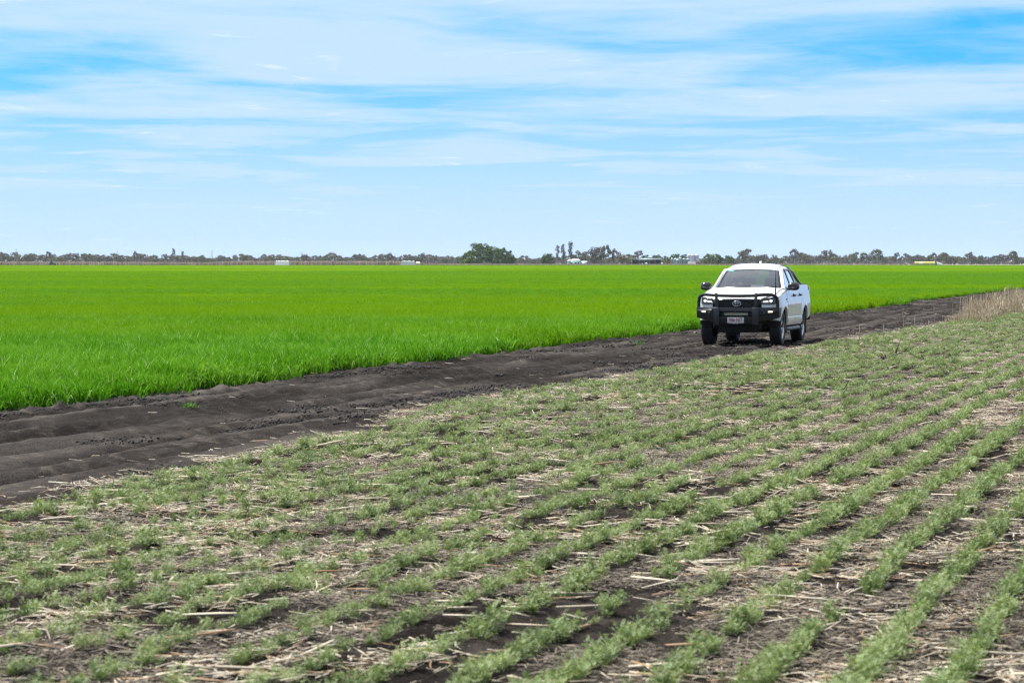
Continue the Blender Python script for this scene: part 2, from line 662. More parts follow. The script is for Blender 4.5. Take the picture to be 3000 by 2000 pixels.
def crop_points(y0, y1, step, jit, margin, off):
    # points of a jittered grid in the field frame, inside the view and left of the crop edge
    xs = np.arange(-(y1 * 0.22 + 20), y1 * 0.22 + 20, step)
    ys = np.arange(y0, y1, step)
    X, Y = np.meshgrid(xs, ys, indexing='ij')
    X = X.ravel() + rng.uniform(-jit, jit, X.size)
    Y = Y.ravel() + rng.uniform(-jit, jit, Y.size)
    U, V = xy2uv(X, Y)
    ok = in_view(X, Y, margin, 4.0) & (V < crop_edge(U) - off)
    return X[ok], Y[ok], U[ok], V[ok]


def ground_z(U, V):
    return np.where(V < -16.5, -0.12 + 0.12, height(U, np.maximum(V, -16.5)))


x1, y1, u1, v1 = crop_points(24, 125, 0.34, 0.12, 0.02, 0.12)
n = len(x1)
edge_d = crop_edge(u1) - v1
s1 = rng.uniform(0.85, 1.15, n) * (0.80 + 0.35 * fbm(u1 * 0.5, v1 * 0.5, 301, 3)) * np.where(edge_d < 0.5, 0.85, 1.0)
R1 = np.stack([rng.uniform(-0.06, 0.06, n), rng.uniform(-0.06, 0.06, n), rng.uniform(0, 6.283, n)], -1)
x2, y2, u2, v2 = crop_points(121, 560, 0.95, 0.3, 0.01, 0.30)
n2_ = len(x2)
s2 = rng.uniform(0.85, 1.15, n2_) * (0.80 + 0.4 * fbm(u2 * 0.25, v2 * 0.25, 301, 3))
R2 = np.stack([np.zeros(n2_), np.zeros(n2_), rng.uniform(0, 6.283, n2_)], -1)
scatter('wheat_crop', np.concatenate([np.stack([x1, y1, ground_z(u1, v1) - 0.01], -1), np.stack([x2, y2, np.zeros(n2_) - 0.02], -1)]),
        np.concatenate([R1, R2]), np.concatenate([s1, s2]),
        np.concatenate([rng.integers(0, 5, n), rng.integers(5, 9, n2_)]), near_p + far_p,
        'dense bright green young wheat covering the wide paddock behind the track')

# the closed canopy of the crop further out: a rough sheet that drops to the soil at the track edge
m, t = new_mat('wheat_canopy')
g = t.n('ShaderNodeNewGeometry')
fine = t.noise(g.outputs['Position'], 7.0, 4.0, 0.7)
broad = t.noise(g.outputs['Position'], 0.25, 4.0, 0.6)
c = t.mix(t.smooth(fine, 0.3, 0.7), (0.020, 0.072, 0.001), (0.056, 0.125, 0.002))  # base darkened to stand for the blades shading one another
c = t.mix(t.math('MULTIPLY', t.smooth(broad, 0.4, 0.65), 0.4), c, (0.028, 0.084, 0.001))
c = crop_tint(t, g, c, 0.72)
p = t.n('ShaderNodeBsdfPrincipled', i_Roughness=0.7)
p.inputs['Specular IOR Level'].default_value = 0.0
t.link(c, p.inputs['Base Color'])
b = t.n('ShaderNodeBump', i_Strength=0.6, i_Distance=0.2, i_Height=fine)
t.link(b.outputs[0], p.inputs['Normal'])
out(t, p.outputs[0])
uu = [15.0]
while uu[-1] < 1800:
    uu.append(uu[-1] + max(0.8, uu[-1] * 0.012))
uu = np.array(uu)
dd = [0.0, 0.35]
while dd[-1] < 900:
    dd.append(dd[-1] + max(0.8, dd[-1] * 0.03))
dd = np.array(dd)
U, D = np.meshgrid(uu, dd, indexing='ij')
V = crop_edge(U) - 0.9 - D
Z = 0.17 * (0.7 + 0.6 * fbm(U * 0.8, V * 0.8, 311, 3)) * sstep(D, -0.2, 0.35) + 0.14 * sstep(U, 440, 600)
X, Y = uv2xy(U, V)
far_end = 1690.0
I = np.arange(U.size).reshape(U.shape)
Q = np.stack([I[:-1, :-1], I[:-1, 1:], I[1:, 1:], I[1:, :-1]], -1).reshape(-1, 4)
keep = Y.ravel()[Q].mean(1) < far_end
can = mesh_obj('wheat_canopy', np_mesh('wheat_canopy', np.stack([X, Y, Z], -1).reshape(-1, 3), Q[keep], True, [m]))
tag(can, 'closed bright green canopy of young wheat reaching far back', kind='stuff')


def chickpea(name, seed, h, n_stem, lf=1.0):
    """a young chickpea: several upright stems with feathery leaves of small leaflets"""
    r = random.Random(seed)
    G = Geo()
    for k in range(n_stem):
        az = r.uniform(0, 6.283)
        lean = r.uniform(0.15, 0.95)
        L = h * r.uniform(0.75, 1.15)
        bx, by = r.gauss(0, 0.012), r.gauss(0, 0.012)
        d = np.array([math.cos(az) * math.sin(lean), math.sin(az) * math.sin(lean), math.cos(lean)])
        side = np.array([-math.sin(az), math.cos(az), 0])
        base = np.array([bx, by, 0])
        tip = base + d * L
        G.add([base - side * 0.0016, base + side * 0.0016, tip], T=[[0, 1, 2]])
        nl = r.randint(5, 7)
        for j in range(nl):
            q = 0.25 + 0.75 * j / (nl - 1)
            pz = base + d * L * q
            la = az + j * 2.4 + r.uniform(-0.5, 0.5)
            up = r.uniform(0.15, 1.0)
            ld = np.array([math.cos(la) * math.cos(up), math.sin(la) * math.cos(up), math.sin(up)])
            ls = np.cross(ld, (0, 0, 1))
            ls /= np.linalg.norm(ls) + 1e-6
            ln = np.cross(ls, ld)
            LL = 0.040 * lf * r.uniform(0.7, 1.25)
            for i in range(5):
                c0 = pz + ld * LL * (0.2 + 0.2 * i)
                for sgn in (-1, 1):
                    dr = (ls * sgn * 0.9 + ld * 0.55 + ln * r.uniform(-0.35, 0.35))
                    wdv = np.cross(dr, ln)
                    wdv /= np.linalg.norm(wdv) + 1e-6
                    s = 0.0092 * lf * r.uniform(0.8, 1.25)
                    G.add([c0, c0 + dr * s * 0.55 + wdv * s * 0.32, c0 + dr * s * 1.1, c0 + dr * s * 0.55 - wdv * s * 0.32], Q=[[0, 1, 2, 3]])
    return proto(name, G.verts(), G.faces(), M_PEA)


pea_p = [chickpea('chickpea_%d' % i, 400 + i, 0.070 + 0.009 * i, 6 + i) for i in range(6)]

# rows of chickpeas
PX, PY, PU, PV = [], [], [], []
for k in range(int((-9.9) / ROW) - 2, int(5.5 / ROW)):
    v0 = k * ROW
    ulen = np.arange(9.0, 300.0, 0.055)
    u = ulen + rng.uniform(-0.03, 0.03, len(ulen))
    loose = sstep(np.full_like(u, v0), -3.5, -7.0)
    v = v0 + rng.normal(0, 1, len(u)) * (0.020 + 0.022 * loose) + 0.05 * (vnoise(u * 0.4, u * 0 + k, 501) - 0.5)
    dens = fbm(u * 0.55, u * 0 + k * 7.3, 505, 3)
    clump = fbm(u * 0.35, v * 0.8, 509, 3)
    keep = (dens > 0.29) & (rng.random(len(u)) < 0.56 + 0.9 * (clump - 0.4) - 0.08 * loose) & (v > border(u) + 0.15)
    x, y = uv2xy(u, v)
    keep &= in_view(x, y, 0.025, 3.2)
    keep &= (rng.random(len(u)) < np.where(y > 110, 0.5, 1.0))
    PX.append(x[keep]); PY.append(y[keep]); PU.append(u[keep]); PV.append(v[keep])
# volunteers between the rows, thick towards the track
nv = 26000
u = 15 + (rng.random(nv) ** 1.6) * 200
v = -10.2 + rng.random(nv) ** 1.3 * 6.6
x, y = uv2xy(u, v)
keep = in_view(x, y, 0.025, 3.2) & (v > border(u) + 0.05) & (fbm(u * 0.8, v * 1.2, 521, 3) > 0.42 + 0.12 * sstep(v, -8.2, -4.0)) & (rng.random(nv) < 0.75)
PX.append(x[keep]); PY.append(y[keep]); PU.append(u[keep]); PV.append(v[keep])
PX, PY, PU, PV = (np.concatenate(a) for a in (PX, PY, PU, PV))
n = len(PX)
pz = height(PU, PV)
volunteer = np.arange(n) >= n - int(keep.sum())
psc = rng.uniform(0.48, 1.08, n) * (0.75 + 0.5 * fbm(PU * 0.7, PV * 0.7, 531, 2)) * np.where(PV > -4, 1.1, 0.9) * np.where(volunteer, 0.66, 1.0)
prot = np.stack([rng.normal(0, 0.1, n), rng.normal(0, 0.1, n), rng.uniform(0, 6.283, n)], -1)
pidx = rng.integers(0, 6, n)
ppos = np.stack([PX, PY, pz - 0.004], -1)
# the largest in the picture stand as plants of their own
vis = np.abs(PX) < PY * 1500 / PXF
vis &= (HOR + PXF * CAM_H / np.maximum(PY, 1)) < 1990
order = np.argsort(np.where(vis, PY / psc, 1e9))[:300]
own = np.zeros(n, bool)
own[order] = True
scatter('chickpea_rows', ppos[~own], prot[~own], psc[~own], pidx[~own], pea_p,
        'rows of small feathery green chickpea plants over the stubble field')
for i in order:
    o = bpy.data.objects.new('chickpea_plant', pea_p[pidx[i]].data)
    o.location = ppos[i]
    o.rotation_euler = prot[i]
    o.scale = (psc[i],) * 3
    link(o)
    tag(o, 'small feathery green chickpea plant in the nearest rows of the field', 'plant', 'chickpea plants nearest the camera')


def straw_piece(G, c, az, L, wd, r, tilt=0.0, curve=0.0, th=0.6):
    """a stalk lying on the soil: a bent three-sided bar, split ends"""
    d = np.array([math.cos(az) * math.cos(tilt), math.sin(az) * math.cos(tilt), math.sin(tilt)])
    s = np.array([-math.sin(az), math.cos(az), 0])
    up = np.cross(d, s)
    V = []
    for k, q in enumerate((-0.5, 0.0, 0.5)):
        p = np.array(c) + d * L * q + s * curve * L * (0.25 - q * q) * 4 * 0.25
        wk = wd * (1.0 if k == 1 else r.uniform(0.5, 0.95))
        V += [p - s * wk * 0.5, p + s * wk * 0.5, p + up * wk * th]
    Q = []
    for k in (0, 1):
        a = 3 * k
        Q += [[a, a + 1, a + 4, a + 3], [a + 1, a + 2, a + 5, a + 4], [a + 2, a, a + 3, a + 5]]
    G.add(V, Q=Q, T=[[0, 2, 1], [6, 7, 8]])


def chaff_patch(name, seed, size, n):
    r = random.Random(seed)
    G = Geo()
    for _ in range(n):
        L = min(0.16, r.expovariate(1 / 0.04) + 0.015)
        straw_piece(G, (r.uniform(-size / 2, size / 2), r.uniform(-size / 2, size / 2), r.uniform(0.002, 0.02)),
                    r.gauss(0, 0.9) if r.random() < 0.6 else r.uniform(0, 6.28), L, r.uniform(0.0035, 0.010), r,
                    r.gauss(0, 0.16), r.uniform(-0.3, 0.3), 0.4)
    return proto(name, G.verts(), G.faces(), M_CHAFF)


chaff_p = [chaff_patch('chaff_%d' % i, 600 + i, 0.5, 170) for i in range(5)]


def single_straw(name, seed):
    r = random.Random(seed)
    G = Geo()
    L = r.uniform(0.16, 0.42)
    straw_piece(G, (0, 0, 0.008), 0, L, r.uniform(0.011, 0.022), r, r.gauss(0, 0.05), r.uniform(-0.25, 0.25), 0.55)
    if r.random() < 0.6:          # a torn leaf sheath still hanging on
        straw_piece(G, (L * 0.3, 0.01, 0.012), r.uniform(-0.5, 0.5), L * 0.5, 0.018, r, r.uniform(0, 0.25), r.uniform(-0.6, 0.6), 0.12)
    return proto(name, G.verts(), G.faces(), M_STRAW)


straw_p = [single_straw('straw_%d' % i, 700 + i) for i in range(8)]

step = 0.36
U, V = np.meshgrid(np.arange(8, 150, step), np.arange(-10.3, 6.0, step), indexing='ij')
U = U.ravel() + rng.uniform(-0.18, 0.18, U.size)
V = V.ravel() + rng.uniform(-0.18, 0.18, V.size)
X, Y = uv2xy(U, V)
amt = fbm(U * 0.5, V * 0.9, 541, 3)
ok = in_view(X, Y, 0.025, 3.2) & (amt > 0.49) & (V > border(U) - 0.1)
n = ok.sum()
A_pos = np.stack([X, Y, height(U, V) + 0.004], -1)[ok]


def bits_patch(name, seed, size, n):
    """short pale broken straw, thicker in the middle of the patch"""
    r = random.Random(seed)
    G = Geo()
    for _ in range(n):
        straw_piece(G, (r.gauss(0, size * 0.3), r.gauss(0, size * 0.3), r.uniform(0.008, 0.035)), r.gauss(0, 0.7) if r.random() < 0.7 else r.uniform(0, 6.28),
                    r.uniform(0.03, 0.17), r.uniform(0.005, 0.013), r, r.gauss(0, 0.18), r.uniform(-0.35, 0.35), 0.35)
    return proto(name, G.verts(), G.faces(), M_STRAW)


bits_p = [bits_patch('bits_%d' % i, 650 + i, 0.5, 34) for i in range(5)]
ub = 8 + rng.random(9000) ** 1.3 * 130
vb = rng.uniform(-10.3, 6.0, 9000)
xb_, yb_ = uv2xy(ub, vb)
okb = in_view(xb_, yb_, 0.025, 3.2) & (vb > border(ub) - 0.15) & (fbm(ub * 0.6, vb * 0.9, 545, 3) > 0.47)
nb_ = int(okb.sum())
scatter('straw_bits', np.stack([xb_, yb_, height(ub, vb)], -1)[okb], np.stack([np.zeros(nb_), np.zeros(nb_), rng.normal(0, 0.6, nb_)], -1), rng.uniform(0.7, 1.3, nb_),
        rng.integers(0, 5, nb_), bits_p, 'short pale bits of broken straw strewn between the green rows')
scatter('straw_chaff', A_pos, np.stack([np.zeros(n), np.zeros(n), rng.normal(-TA, 0.5, n)], -1), rng.uniform(0.8, 1.25, n),
        rng.integers(0, 5, n), chaff_p, 'fine grey brown chaff of old stalks lying over the dark soil')

ns = 15000
u = 9 + rng.random(ns) ** 1.5 * 130
v = rng.uniform(-10.3, 5.5, ns)
cl = fbm(u * 0.7, v * 0.9, 551, 3)
keep = (cl > 0.42) & (rng.random(ns) < 0.9)
# a few blown on to the track
nt_ = 260
u = np.concatenate([u[keep], 15 + rng.random(nt_) ** 0.8 * 120])
v = np.concatenate([v[keep], rng.uniform(-15.0, -10.0, nt_)])
x, y = uv2xy(u, v)
keep = in_view(x, y, 0.025, 3.2)
u, v, x, y = u[keep], v[keep], x[keep], y[keep]
n = len(u)
sp = np.stack([x, y, height(u, v) + rng.uniform(0.004, 0.02, n)], -1)
srot = np.stack([rng.normal(0, 0.2, n), rng.normal(0, 0.08, n), rng.normal(0, 0.55, n)], -1)
wild = rng.random(n) < 0.3
srot[wild, 2] = rng.uniform(0, 6.28, wild.sum())
ssc = rng.uniform(0.45, 1.25, n) * np.where(v < border(u) - 0.1, 0.62, 1.0)
sidx = rng.integers(0, 8, n)
vis = np.abs(x) < y * 1500 / PXF
vis &= (HOR + PXF * CAM_H / np.maximum(y, 1)) < 1990
order = np.argsort(np.where(vis, y / ssc, 1e9))[:240]
own = np.zeros(n, bool)
own[order] = True
scatter('straw_litter', sp[~own], srot[~own], ssc[~own], sidx[~own], straw_p, 'scattered pale broken stalks lying between the rows and on the track')
for i in order:
    o = bpy.data.objects.new('straw_stalk', straw_p[sidx[i]].data)
    o.location = sp[i]
    o.rotation_euler = srot[i]
    o.scale = (ssc[i],) * 3
    link(o)
    tag(o, 'pale broken stalk lying on the soil of the nearest rows', 'straw', 'broken stalks nearest the camera')


# loose clods and grit on the track and between the rows
def clod_proto(name, seed, n):
    r = random.Random(seed)
    G = Geo()
    base = np.array([(1, 1, 1), (-1, -1, 1), (-1, 1, -1), (1, -1, -1), (1.3, 0, 0), (-1.3, 0, 0), (0, 1.3, 0), (0, -1.3, 0), (0, 0, 1.3), (0, 0, -1.3), (-1, 1, 1), (1, -1, 1), (1, 1, -1), (-1, -1, -1)], float)
    base[np.abs(base).sum(1) > 2] *= 0.72
    C6 = {'x': (4, [0, 12, 3, 11]), 'nx': (5, [10, 1, 13, 2]), 'y': (6, [0, 10, 2, 12]), 'ny': (7, [1, 11, 3, 13]), 'z': (8, [0, 11, 1, 10]), 'nz': (9, [12, 2, 13, 3])}
    for _ in range(n):
        s = 0.004 + r.expovariate(1 / 0.0045)
        s = min(s, 0.020)
        V = base * np.array([r.uniform(0.7, 1.2) * s for _ in range(3)]) * np.array([[r.uniform(0.75, 1.2)] for _ in range(14)])
        V = V + np.array((r.uniform(-0.4, 0.4), r.uniform(-0.4, 0.4), s * 0.35))
        T = []
        for c, ring in C6.values():
            for j in range(4):
                T.append([c, ring[j], ring[(j + 1) % 4]])
        G.add(V, T=T)
    return proto(name, G.verts(), G.faces(), M_CLOD)


M_CLOD = plain('dry_clod', (0.060, 0.055, 0.052), 1.0, var=0.35, scale=3.0, spec=0.0)
clod_p = [clod_proto('clods_%d' % i, 1200 + i, 80) for i in range(4)]
step = 0.62
U, V = np.meshgrid(np.arange(14, 150, step), np.arange(-15.6, 4.0, step), indexing='ij')
U = U.ravel() + rng.uniform(-0.3, 0.3, U.size)
V = V.ravel() + rng.uniform(-0.3, 0.3, V.size)
X, Y = uv2xy(U, V)
ok = in_view(X, Y, 0.02, 1.5) & (fbm(U * 0.25, V * 1.6, 561, 3) > 0.60) & ((V < border(U)) | (rng.random(U.size) < 0.45))
n = ok.sum()
scatter('soil_clods', np.stack([X, Y, height(U, V)], -1)[ok], np.stack([np.zeros(n), np.zeros(n), rng.uniform(0, 6.28, n)], -1), rng.uniform(0.7, 1.3, n),
        rng.integers(0, 4, n), clod_p, 'loose dark clods and crumbs of soil on the track and between rows')
# ------------------------------------------------------------------ shape helpers
def part(name, G, mat, parent=None, smooth=None, bevel=0.0, mats=None, mat_idx=None):
    me = np_mesh(name, G.verts(), G.faces(), smooth is not None, mats or [mat], mat_idx)
    o = mesh_obj(name, me, parent)
    if smooth is not None:
        me.set_sharp_from_angle(angle=R(smooth))
    if bevel > 0:
        md = o.modifiers.new('bevel', 'BEVEL')
        md.width = bevel
        md.segments = 2
        md.limit_method = 'ANGLE'
        md.angle_limit = R(30)
    return o


def g_box(G, a, b):
    x0, y0, z0 = a
    x1, y1, z1 = b
    G.add([(x0, y0, z0), (x1, y0, z0), (x1, y1, z0), (x0, y1, z0), (x0, y0, z1), (x1, y0, z1), (x1, y1, z1), (x0, y1, z1)],
          Q=[[3, 2, 1, 0], [4, 5, 6, 7], [0, 1, 5, 4], [1, 2, 6, 5], [2, 3, 7, 6], [3, 0, 4, 7]])
    return G


def g_hex8(G, pts):
    """box from eight corners, same order as g_box"""
    G.add(pts, Q=[[3, 2, 1, 0], [4, 5, 6, 7], [0, 1, 5, 4], [1, 2, 6, 5], [2, 3, 7, 6], [3, 0, 4, 7]])
    return G


def g_tube(G, path, r, n=10, caps=True, radii=None):
    P = [np.array(p, float) for p in path]
    k = len(P)
    ref = np.array([0.0, 0.0, 1.0])
    V = []
    for i in range(k):
        d = P[min(i + 1, k - 1)] - P[max(i - 1, 0)]
        d /= np.linalg.norm(d) + 1e-9
        rf = ref if abs(d @ ref) < 0.95 else np.array([1.0, 0.0, 0.0])
        s = np.cross(d, rf)
        s /= np.linalg.norm(s)
        q = np.cross(s, d)
        rr = radii[i] if radii is not None else r
        for j in range(n):
            a = 2 * math.pi * j / n
            V.append(P[i] + rr * (math.cos(a) * s + math.sin(a) * q))
    Q = []
    for i in range(k - 1):
        for j in range(n):
            a, b = i * n + j, i * n + (j + 1) % n
            Q.append([a, b, b + n, a + n])
    T = []
    if caps:
        V.append(P[0])
        V.append(P[-1])
        c0, c1 = len(V) - 2, len(V) - 1
        for j in range(n):
            T.append([c0, (j + 1) % n, j])
            T.append([c1, (k - 1) * n + j, (k - 1) * n + (j + 1) % n])
    G.add(V, Q=Q, T=T)
    return G


def g_lathe(G, prof, n=32, axis='y', org=(0, 0, 0), closed=False):
    """prof: (radius, height along the axis)"""
    V = []
    for (r, h) in prof:
        for j in range(n):
            a = 2 * math.pi * j / n
            c, s = r * math.cos(a), r * math.sin(a)
            V.append({'y': (c, h, s), 'z': (c, s, h), 'x': (h, c, s)}[axis])
    V = np.array(V) + np.array(org)
    Q = []
    m = len(prof)
    for i in range(m if closed else m - 1):
        for j in range(n):
            a, b = i * n + j, i * n + (j + 1) % n
            i2 = (i + 1) % m
            c, d = i2 * n + (j + 1) % n, i2 * n + j
            Q.append([a, b, c, d] if axis == 'x' or axis == 'z' else [b, a, d, c])
    G.add(V, Q=Q)
    return G


def g_grid(G, P, flip=False, thick=None):
    """P: (a,b,3) grid; thick: offset vector for a second skin, with rims"""
    P = np.asarray(P, float)
    a, b = P.shape[:2]
    I = np.arange(a * b).reshape(a, b)
    Q = np.stack([I[:-1, :-1], I[:-1, 1:], I[1:, 1:], I[1:, :-1]], -1).reshape(-1, 4)
    if flip:
        Q = Q[:, ::-1]
    if thick is None:
        G.add(P.reshape(-1, 3), Q=Q)
        return G
    off = a * b
    V = np.concatenate([P.reshape(-1, 3), P.reshape(-1, 3) + np.array(thick)])
    loop = list(I[0, :]) + list(I[1:, -1]) + list(I[-1, -2::-1]) + list(I[-2:0:-1, 0])
    rim = []
    for k in range(len(loop)):
        p, q = loop[k], loop[(k + 1) % len(loop)]
        rim.append([q, p, p + off, q + off] if not flip else [p, q, q + off, p + off])
    G.add(V, Q=np.concatenate([Q, Q[:, ::-1] + off, np.array(rim)]))
    return G


def g_prism(G, poly, axis, h0, h1, fn=None):
    """extrude a 2D polygon (convex or not; capped by triangulation fan of ngons)"""
    bm = bmesh.new()
    def mk(p, h):
        return {'y': (p[0], h, p[1]), 'x': (h, p[0], p[1]), 'z': (p[0], p[1], h)}[axis]
    a = [bm.verts.new(mk(p, h0)) for p in poly]
    b = [bm.verts.new(mk(p, h1)) for p in poly]
    k = len(poly)
    bm.faces.new(a[::-1])
    bm.faces.new(b)
    for i in range(k):
        bm.faces.new([a[i], a[(i + 1) % k], b[(i + 1) % k], b[i]])
    bmesh.ops.recalc_face_normals(bm, faces=bm.faces)
    bmesh.ops.triangulate(bm, faces=[f for f in bm.faces if len(f.verts) > 4])
    from_bm(G, bm, fn)
    return G


def from_bm(G, bm, fn=None):
    bm.verts.index_update()
    V = [tuple(v.co) for v in bm.verts]
    if fn:
        V = [fn(p) for p in V]
    Q = [[v.index for v in f.verts] for f in bm.faces if len(f.verts) == 4]
    T = [[v.index for v in f.verts] for f in bm.faces if len(f.verts) == 3]
    G.add(V, Q=Q, T=T)
    bm.free()


def g_frame(G, outer, holes, f_out, f_in):
    """flat frame with holes; f_out / f_in map (a, b) to the outer and inner skin"""
    bm = bmesh.new()
    loops = []
    for lp in [outer] + holes:
        vv = [bm.verts.new((p[0], p[1], 0)) for p in lp]
        ee = [bm.edges.new((vv[i], vv[(i + 1) % len(vv)])) for i in range(len(vv))]
        loops.append(vv)
    bmesh.ops.triangle_fill(bm, use_beauty=True, edges=bm.edges[:], normal=(0, 0, 1))
    bm.verts.index_update()
    base = [(v.co.x, v.co.y) for v in bm.verts]
    tris = [[v.index for v in f.verts] for f in bm.faces]
    k = len(base)
    V = [f_out(*p) for p in base] + [f_in(*p) for p in base]
    T = tris + [[c + k for c in t[::-1]] for t in tris]
    Q = []
    for vv in loops:
        for i in range(len(vv)):
            a, b = vv[i].index, vv[(i + 1) % len(vv)].index
            Q.append([a, b, b + k, a + k])
    bm.free()
    G.add(V, Q=Q, T=T)
    return G


def rounded(pts, r, n=4):
    """round the corners of a polygon"""
    outp = []
    k = len(pts)
    for i in range(k):
        p0, p1, p2 = (np.array(pts[(i + j) % k], float) for j in (-1, 0, 1))
        a, b = p0 - p1, p2 - p1
        la, lb = np.linalg.norm(a), np.linalg.norm(b)
        rr = min(r, la * 0.45, lb * 0.45)
        s, e = p1 + a / la * rr, p1 + b / lb * rr
        for j in range(n + 1):
            q = j / n
            outp.append(tuple((1 - q) ** 2 * s + 2 * q * (1 - q) * p1 + q * q * e))
    return outp


def catmull(P, n=4):
    P = [np.array(p, float) for p in P]
    Q = [2 * P[0] - P[1]] + P + [2 * P[-1] - P[-2]]
    o = []
    for i in range(1, len(Q) - 2):
        for j in range(n):
            t_ = j / n
            o.append(0.5 * (2 * Q[i] + (Q[i + 1] - Q[i - 1]) * t_ + (2 * Q[i - 1] - 5 * Q[i] + 4 * Q[i + 1] - Q[i + 2]) * t_ ** 2 + (3 * Q[i] - Q[i - 1] - 3 * Q[i + 1] + Q[i + 2]) * t_ ** 3))
    return o + [P[-1]]


def text_part(name, body, size, mat, parent, loc, rot, depth=0.002, align='CENTER', sx=1.0, bold=0.0):
    cu = bpy.data.curves.new(name, 'FONT')
    cu.body = body
    cu.size = size
    cu.align_x = align
    cu.align_y = 'CENTER'
    cu.extrude = depth
    cu.offset = bold
    cu.resolution_u = 3
    tmp = bpy.data.objects.new(name, cu)
    COL.objects.link(tmp)
    dg = bpy.context.evaluated_depsgraph_get()
    me = bpy.data.meshes.new_from_object(tmp.evaluated_get(dg))
    bpy.data.objects.remove(tmp)
    me.materials.clear()
    me.materials.append(mat)
    o = mesh_obj(name, me, parent, loc)
    o.rotation_euler = rot
    o.scale = (sx, 1, 1)
    return o


# ------------------------------------------------------------------ pickup materials
def paint_mat():
    m, t = new_mat('white_paint')
    tc = t.n('ShaderNodeTexCoord')
    sx = t.n('ShaderNodeSeparateXYZ', i_0=tc.outputs['Object'])
    n = t.noise(tc.outputs['Object'], 9.0, 5.0, 0.65)
    # dust film: heavier low down on the sills and behind the wheels
    d = t.math('MULTIPLY', t.smooth(sx.outputs[2], 0.95, 0.42), t.smooth(n, 0.25, 0.8))
    c = t.mix(t.math('MULTIPLY', d, 0.75), (0.72, 0.72, 0.715), (0.34, 0.29, 0.25))
    p = t.n('ShaderNodeBsdfPrincipled', i_Roughness=0.32)
    p.inputs['Coat Weight'].default_value = 0.7
    p.inputs['Coat Roughness'].default_value = 0.06
    t.link(c, p.inputs['Base Color'])
    out(t, p.outputs[0])
    return m


def glass_mat(name, tint, refl=1.0):
    m, t = new_mat(name)
    fr = t.n('ShaderNodeFresnel', i_IOR=1.52)
    tr = t.n('ShaderNodeBsdfTransparent')
    tr.inputs[0].default_value = (*tint, 1)
    gl = t.n('ShaderNodeBsdfGlossy', i_Roughness=0.02)
    gl.inputs[0].default_value = (1, 1, 1, 1)
    mx = t.n('ShaderNodeMixShader', i_0=t.math('MULTIPLY', t.math('ADD', fr.outputs[0], 0.03), refl, clamp=True), i_1=tr.outputs[0], i_2=gl.outputs[0])
    out(t, mx.outputs[0])
    return m


M_PAINT = paint_mat()
M_GLASS = glass_mat('windscreen_glass', (0.62, 0.74, 0.74), 2.6)
M_TINT = glass_mat('side_glass', (0.30, 0.35, 0.37), 2.0)
M_LENS = glass_mat('lamp_lens', (0.93, 0.95, 0.97), 0.6)
M_BLACK = plain('black_plastic', (0.012, 0.012, 0.013), 0.45, bump=0.1, bscale=300)
M_STEEL = plain('black_powder_steel', (0.011, 0.0115, 0.013), 0.36, bump=0.12, bscale=220, var=0.25)
M_STEEL2 = plain('charcoal_steel_plate', (0.024, 0.025, 0.028), 0.40, bump=0.12, bscale=220, var=0.25)
M_GLOSSB = plain('gloss_black', (0.010, 0.010, 0.011), 0.12, coat=0.6)
M_DARK = plain('chassis_black', (0.012, 0.011, 0.011), 0.8)
M_RUBBER = plain('tyre_rubber', (0.015, 0.0142, 0.014), 0.75, var=0.35, scale=14, bump=0.2, bscale=120)
M_WALL = plain('dusty_sidewall', (0.060, 0.051, 0.044), 0.85, var=0.45, scale=10)
M_ALLOY = plain('machined_alloy', (0.55, 0.56, 0.58), 0.28, metal=1.0, var=0.1)
M_ALLOYD = plain('black_alloy', (0.025, 0.025, 0.027), 0.35)
M_CHROME = plain('chrome', (0.80, 0.81, 0.83), 0.10, metal=1.0, var=0.03)
M_REFL = plain('lamp_reflector', (0.07, 0.075, 0.082), 0.35, metal=0.3, var=0.2, scale=40)
M_CABIN = plain('cabin_grey', (0.11, 0.115, 0.12), 0.8)
M_CABINL = plain('headlining_grey', (0.33, 0.35, 0.36), 0.85)
M_SEAT = plain('seat_cloth', (0.035, 0.036, 0.04), 0.9)
M_PLATE = plain('plate_white', (0.52, 0.52, 0.50), 0.45, var=0.05)
M_MAROON = plain('plate_maroon', (0.22, 0.008, 0.018), 0.5)
M_BADGE = plain('badge_grey', (0.09, 0.09, 0.095), 0.4)
M_LED = emit('led_lit', (1.0, 0.97, 0.90), 2.6)
M_LEDW = emit('led_warm', (1.0, 0.86, 0.55), 1.6)
M_LBAR = plain('light_bar_lens', (0.50, 0.47, 0.33), 0.25, var=0.2, scale=60)
M_TAIL = plain('tail_lamp_red', (0.30, 0.02, 0.02), 0.2, coat=0.5)
M_AMBER = plain('amber_lens', (0.6, 0.17, 0.02), 0.2, coat=0.5)
M_STICK = plain('teal_sticker', (0.02, 0.42, 0.40), 0.5)
M_SKIN = plain('skin', (0.46, 0.27, 0.19), 0.5, var=0.08)
M_SHIRT = plain('blue_shirt', (0.06, 0.10, 0.20), 0.85)
M_HAIR = plain('brown_hair', (0.03, 0.02, 0.014), 0.7)

# ------------------------------------------------------------------ the pickup (x forward, y left, z up; origin under the front axle)
tx, ty = px2ground(2178, 1013)
tu, tv = xy2uv(tx, ty)
tz = float(height(np.array([tu]), np.array([tv]))[0])
truck = empty('pickup_truck', (tx, ty, 0.015), math.atan2(-math.cos(R(14.2)), -math.sin(R(14.2))))
tag(truck, 'white dual cab pickup with black bull bar and lit headlights driving along the dirt track', 'pickup truck')
WB, ZW, RT = 3.085, 0.392, 0.392
ZT = [(0.44, 0.885), (0.52, 0.905), (0.62, 0.915), (0.80, 0.928), (0.93, 0.930), (0.98, 0.918), (1.08, 0.905), (1.18, 0.885), (1.25, 0.855), (1.28, 0.83)]


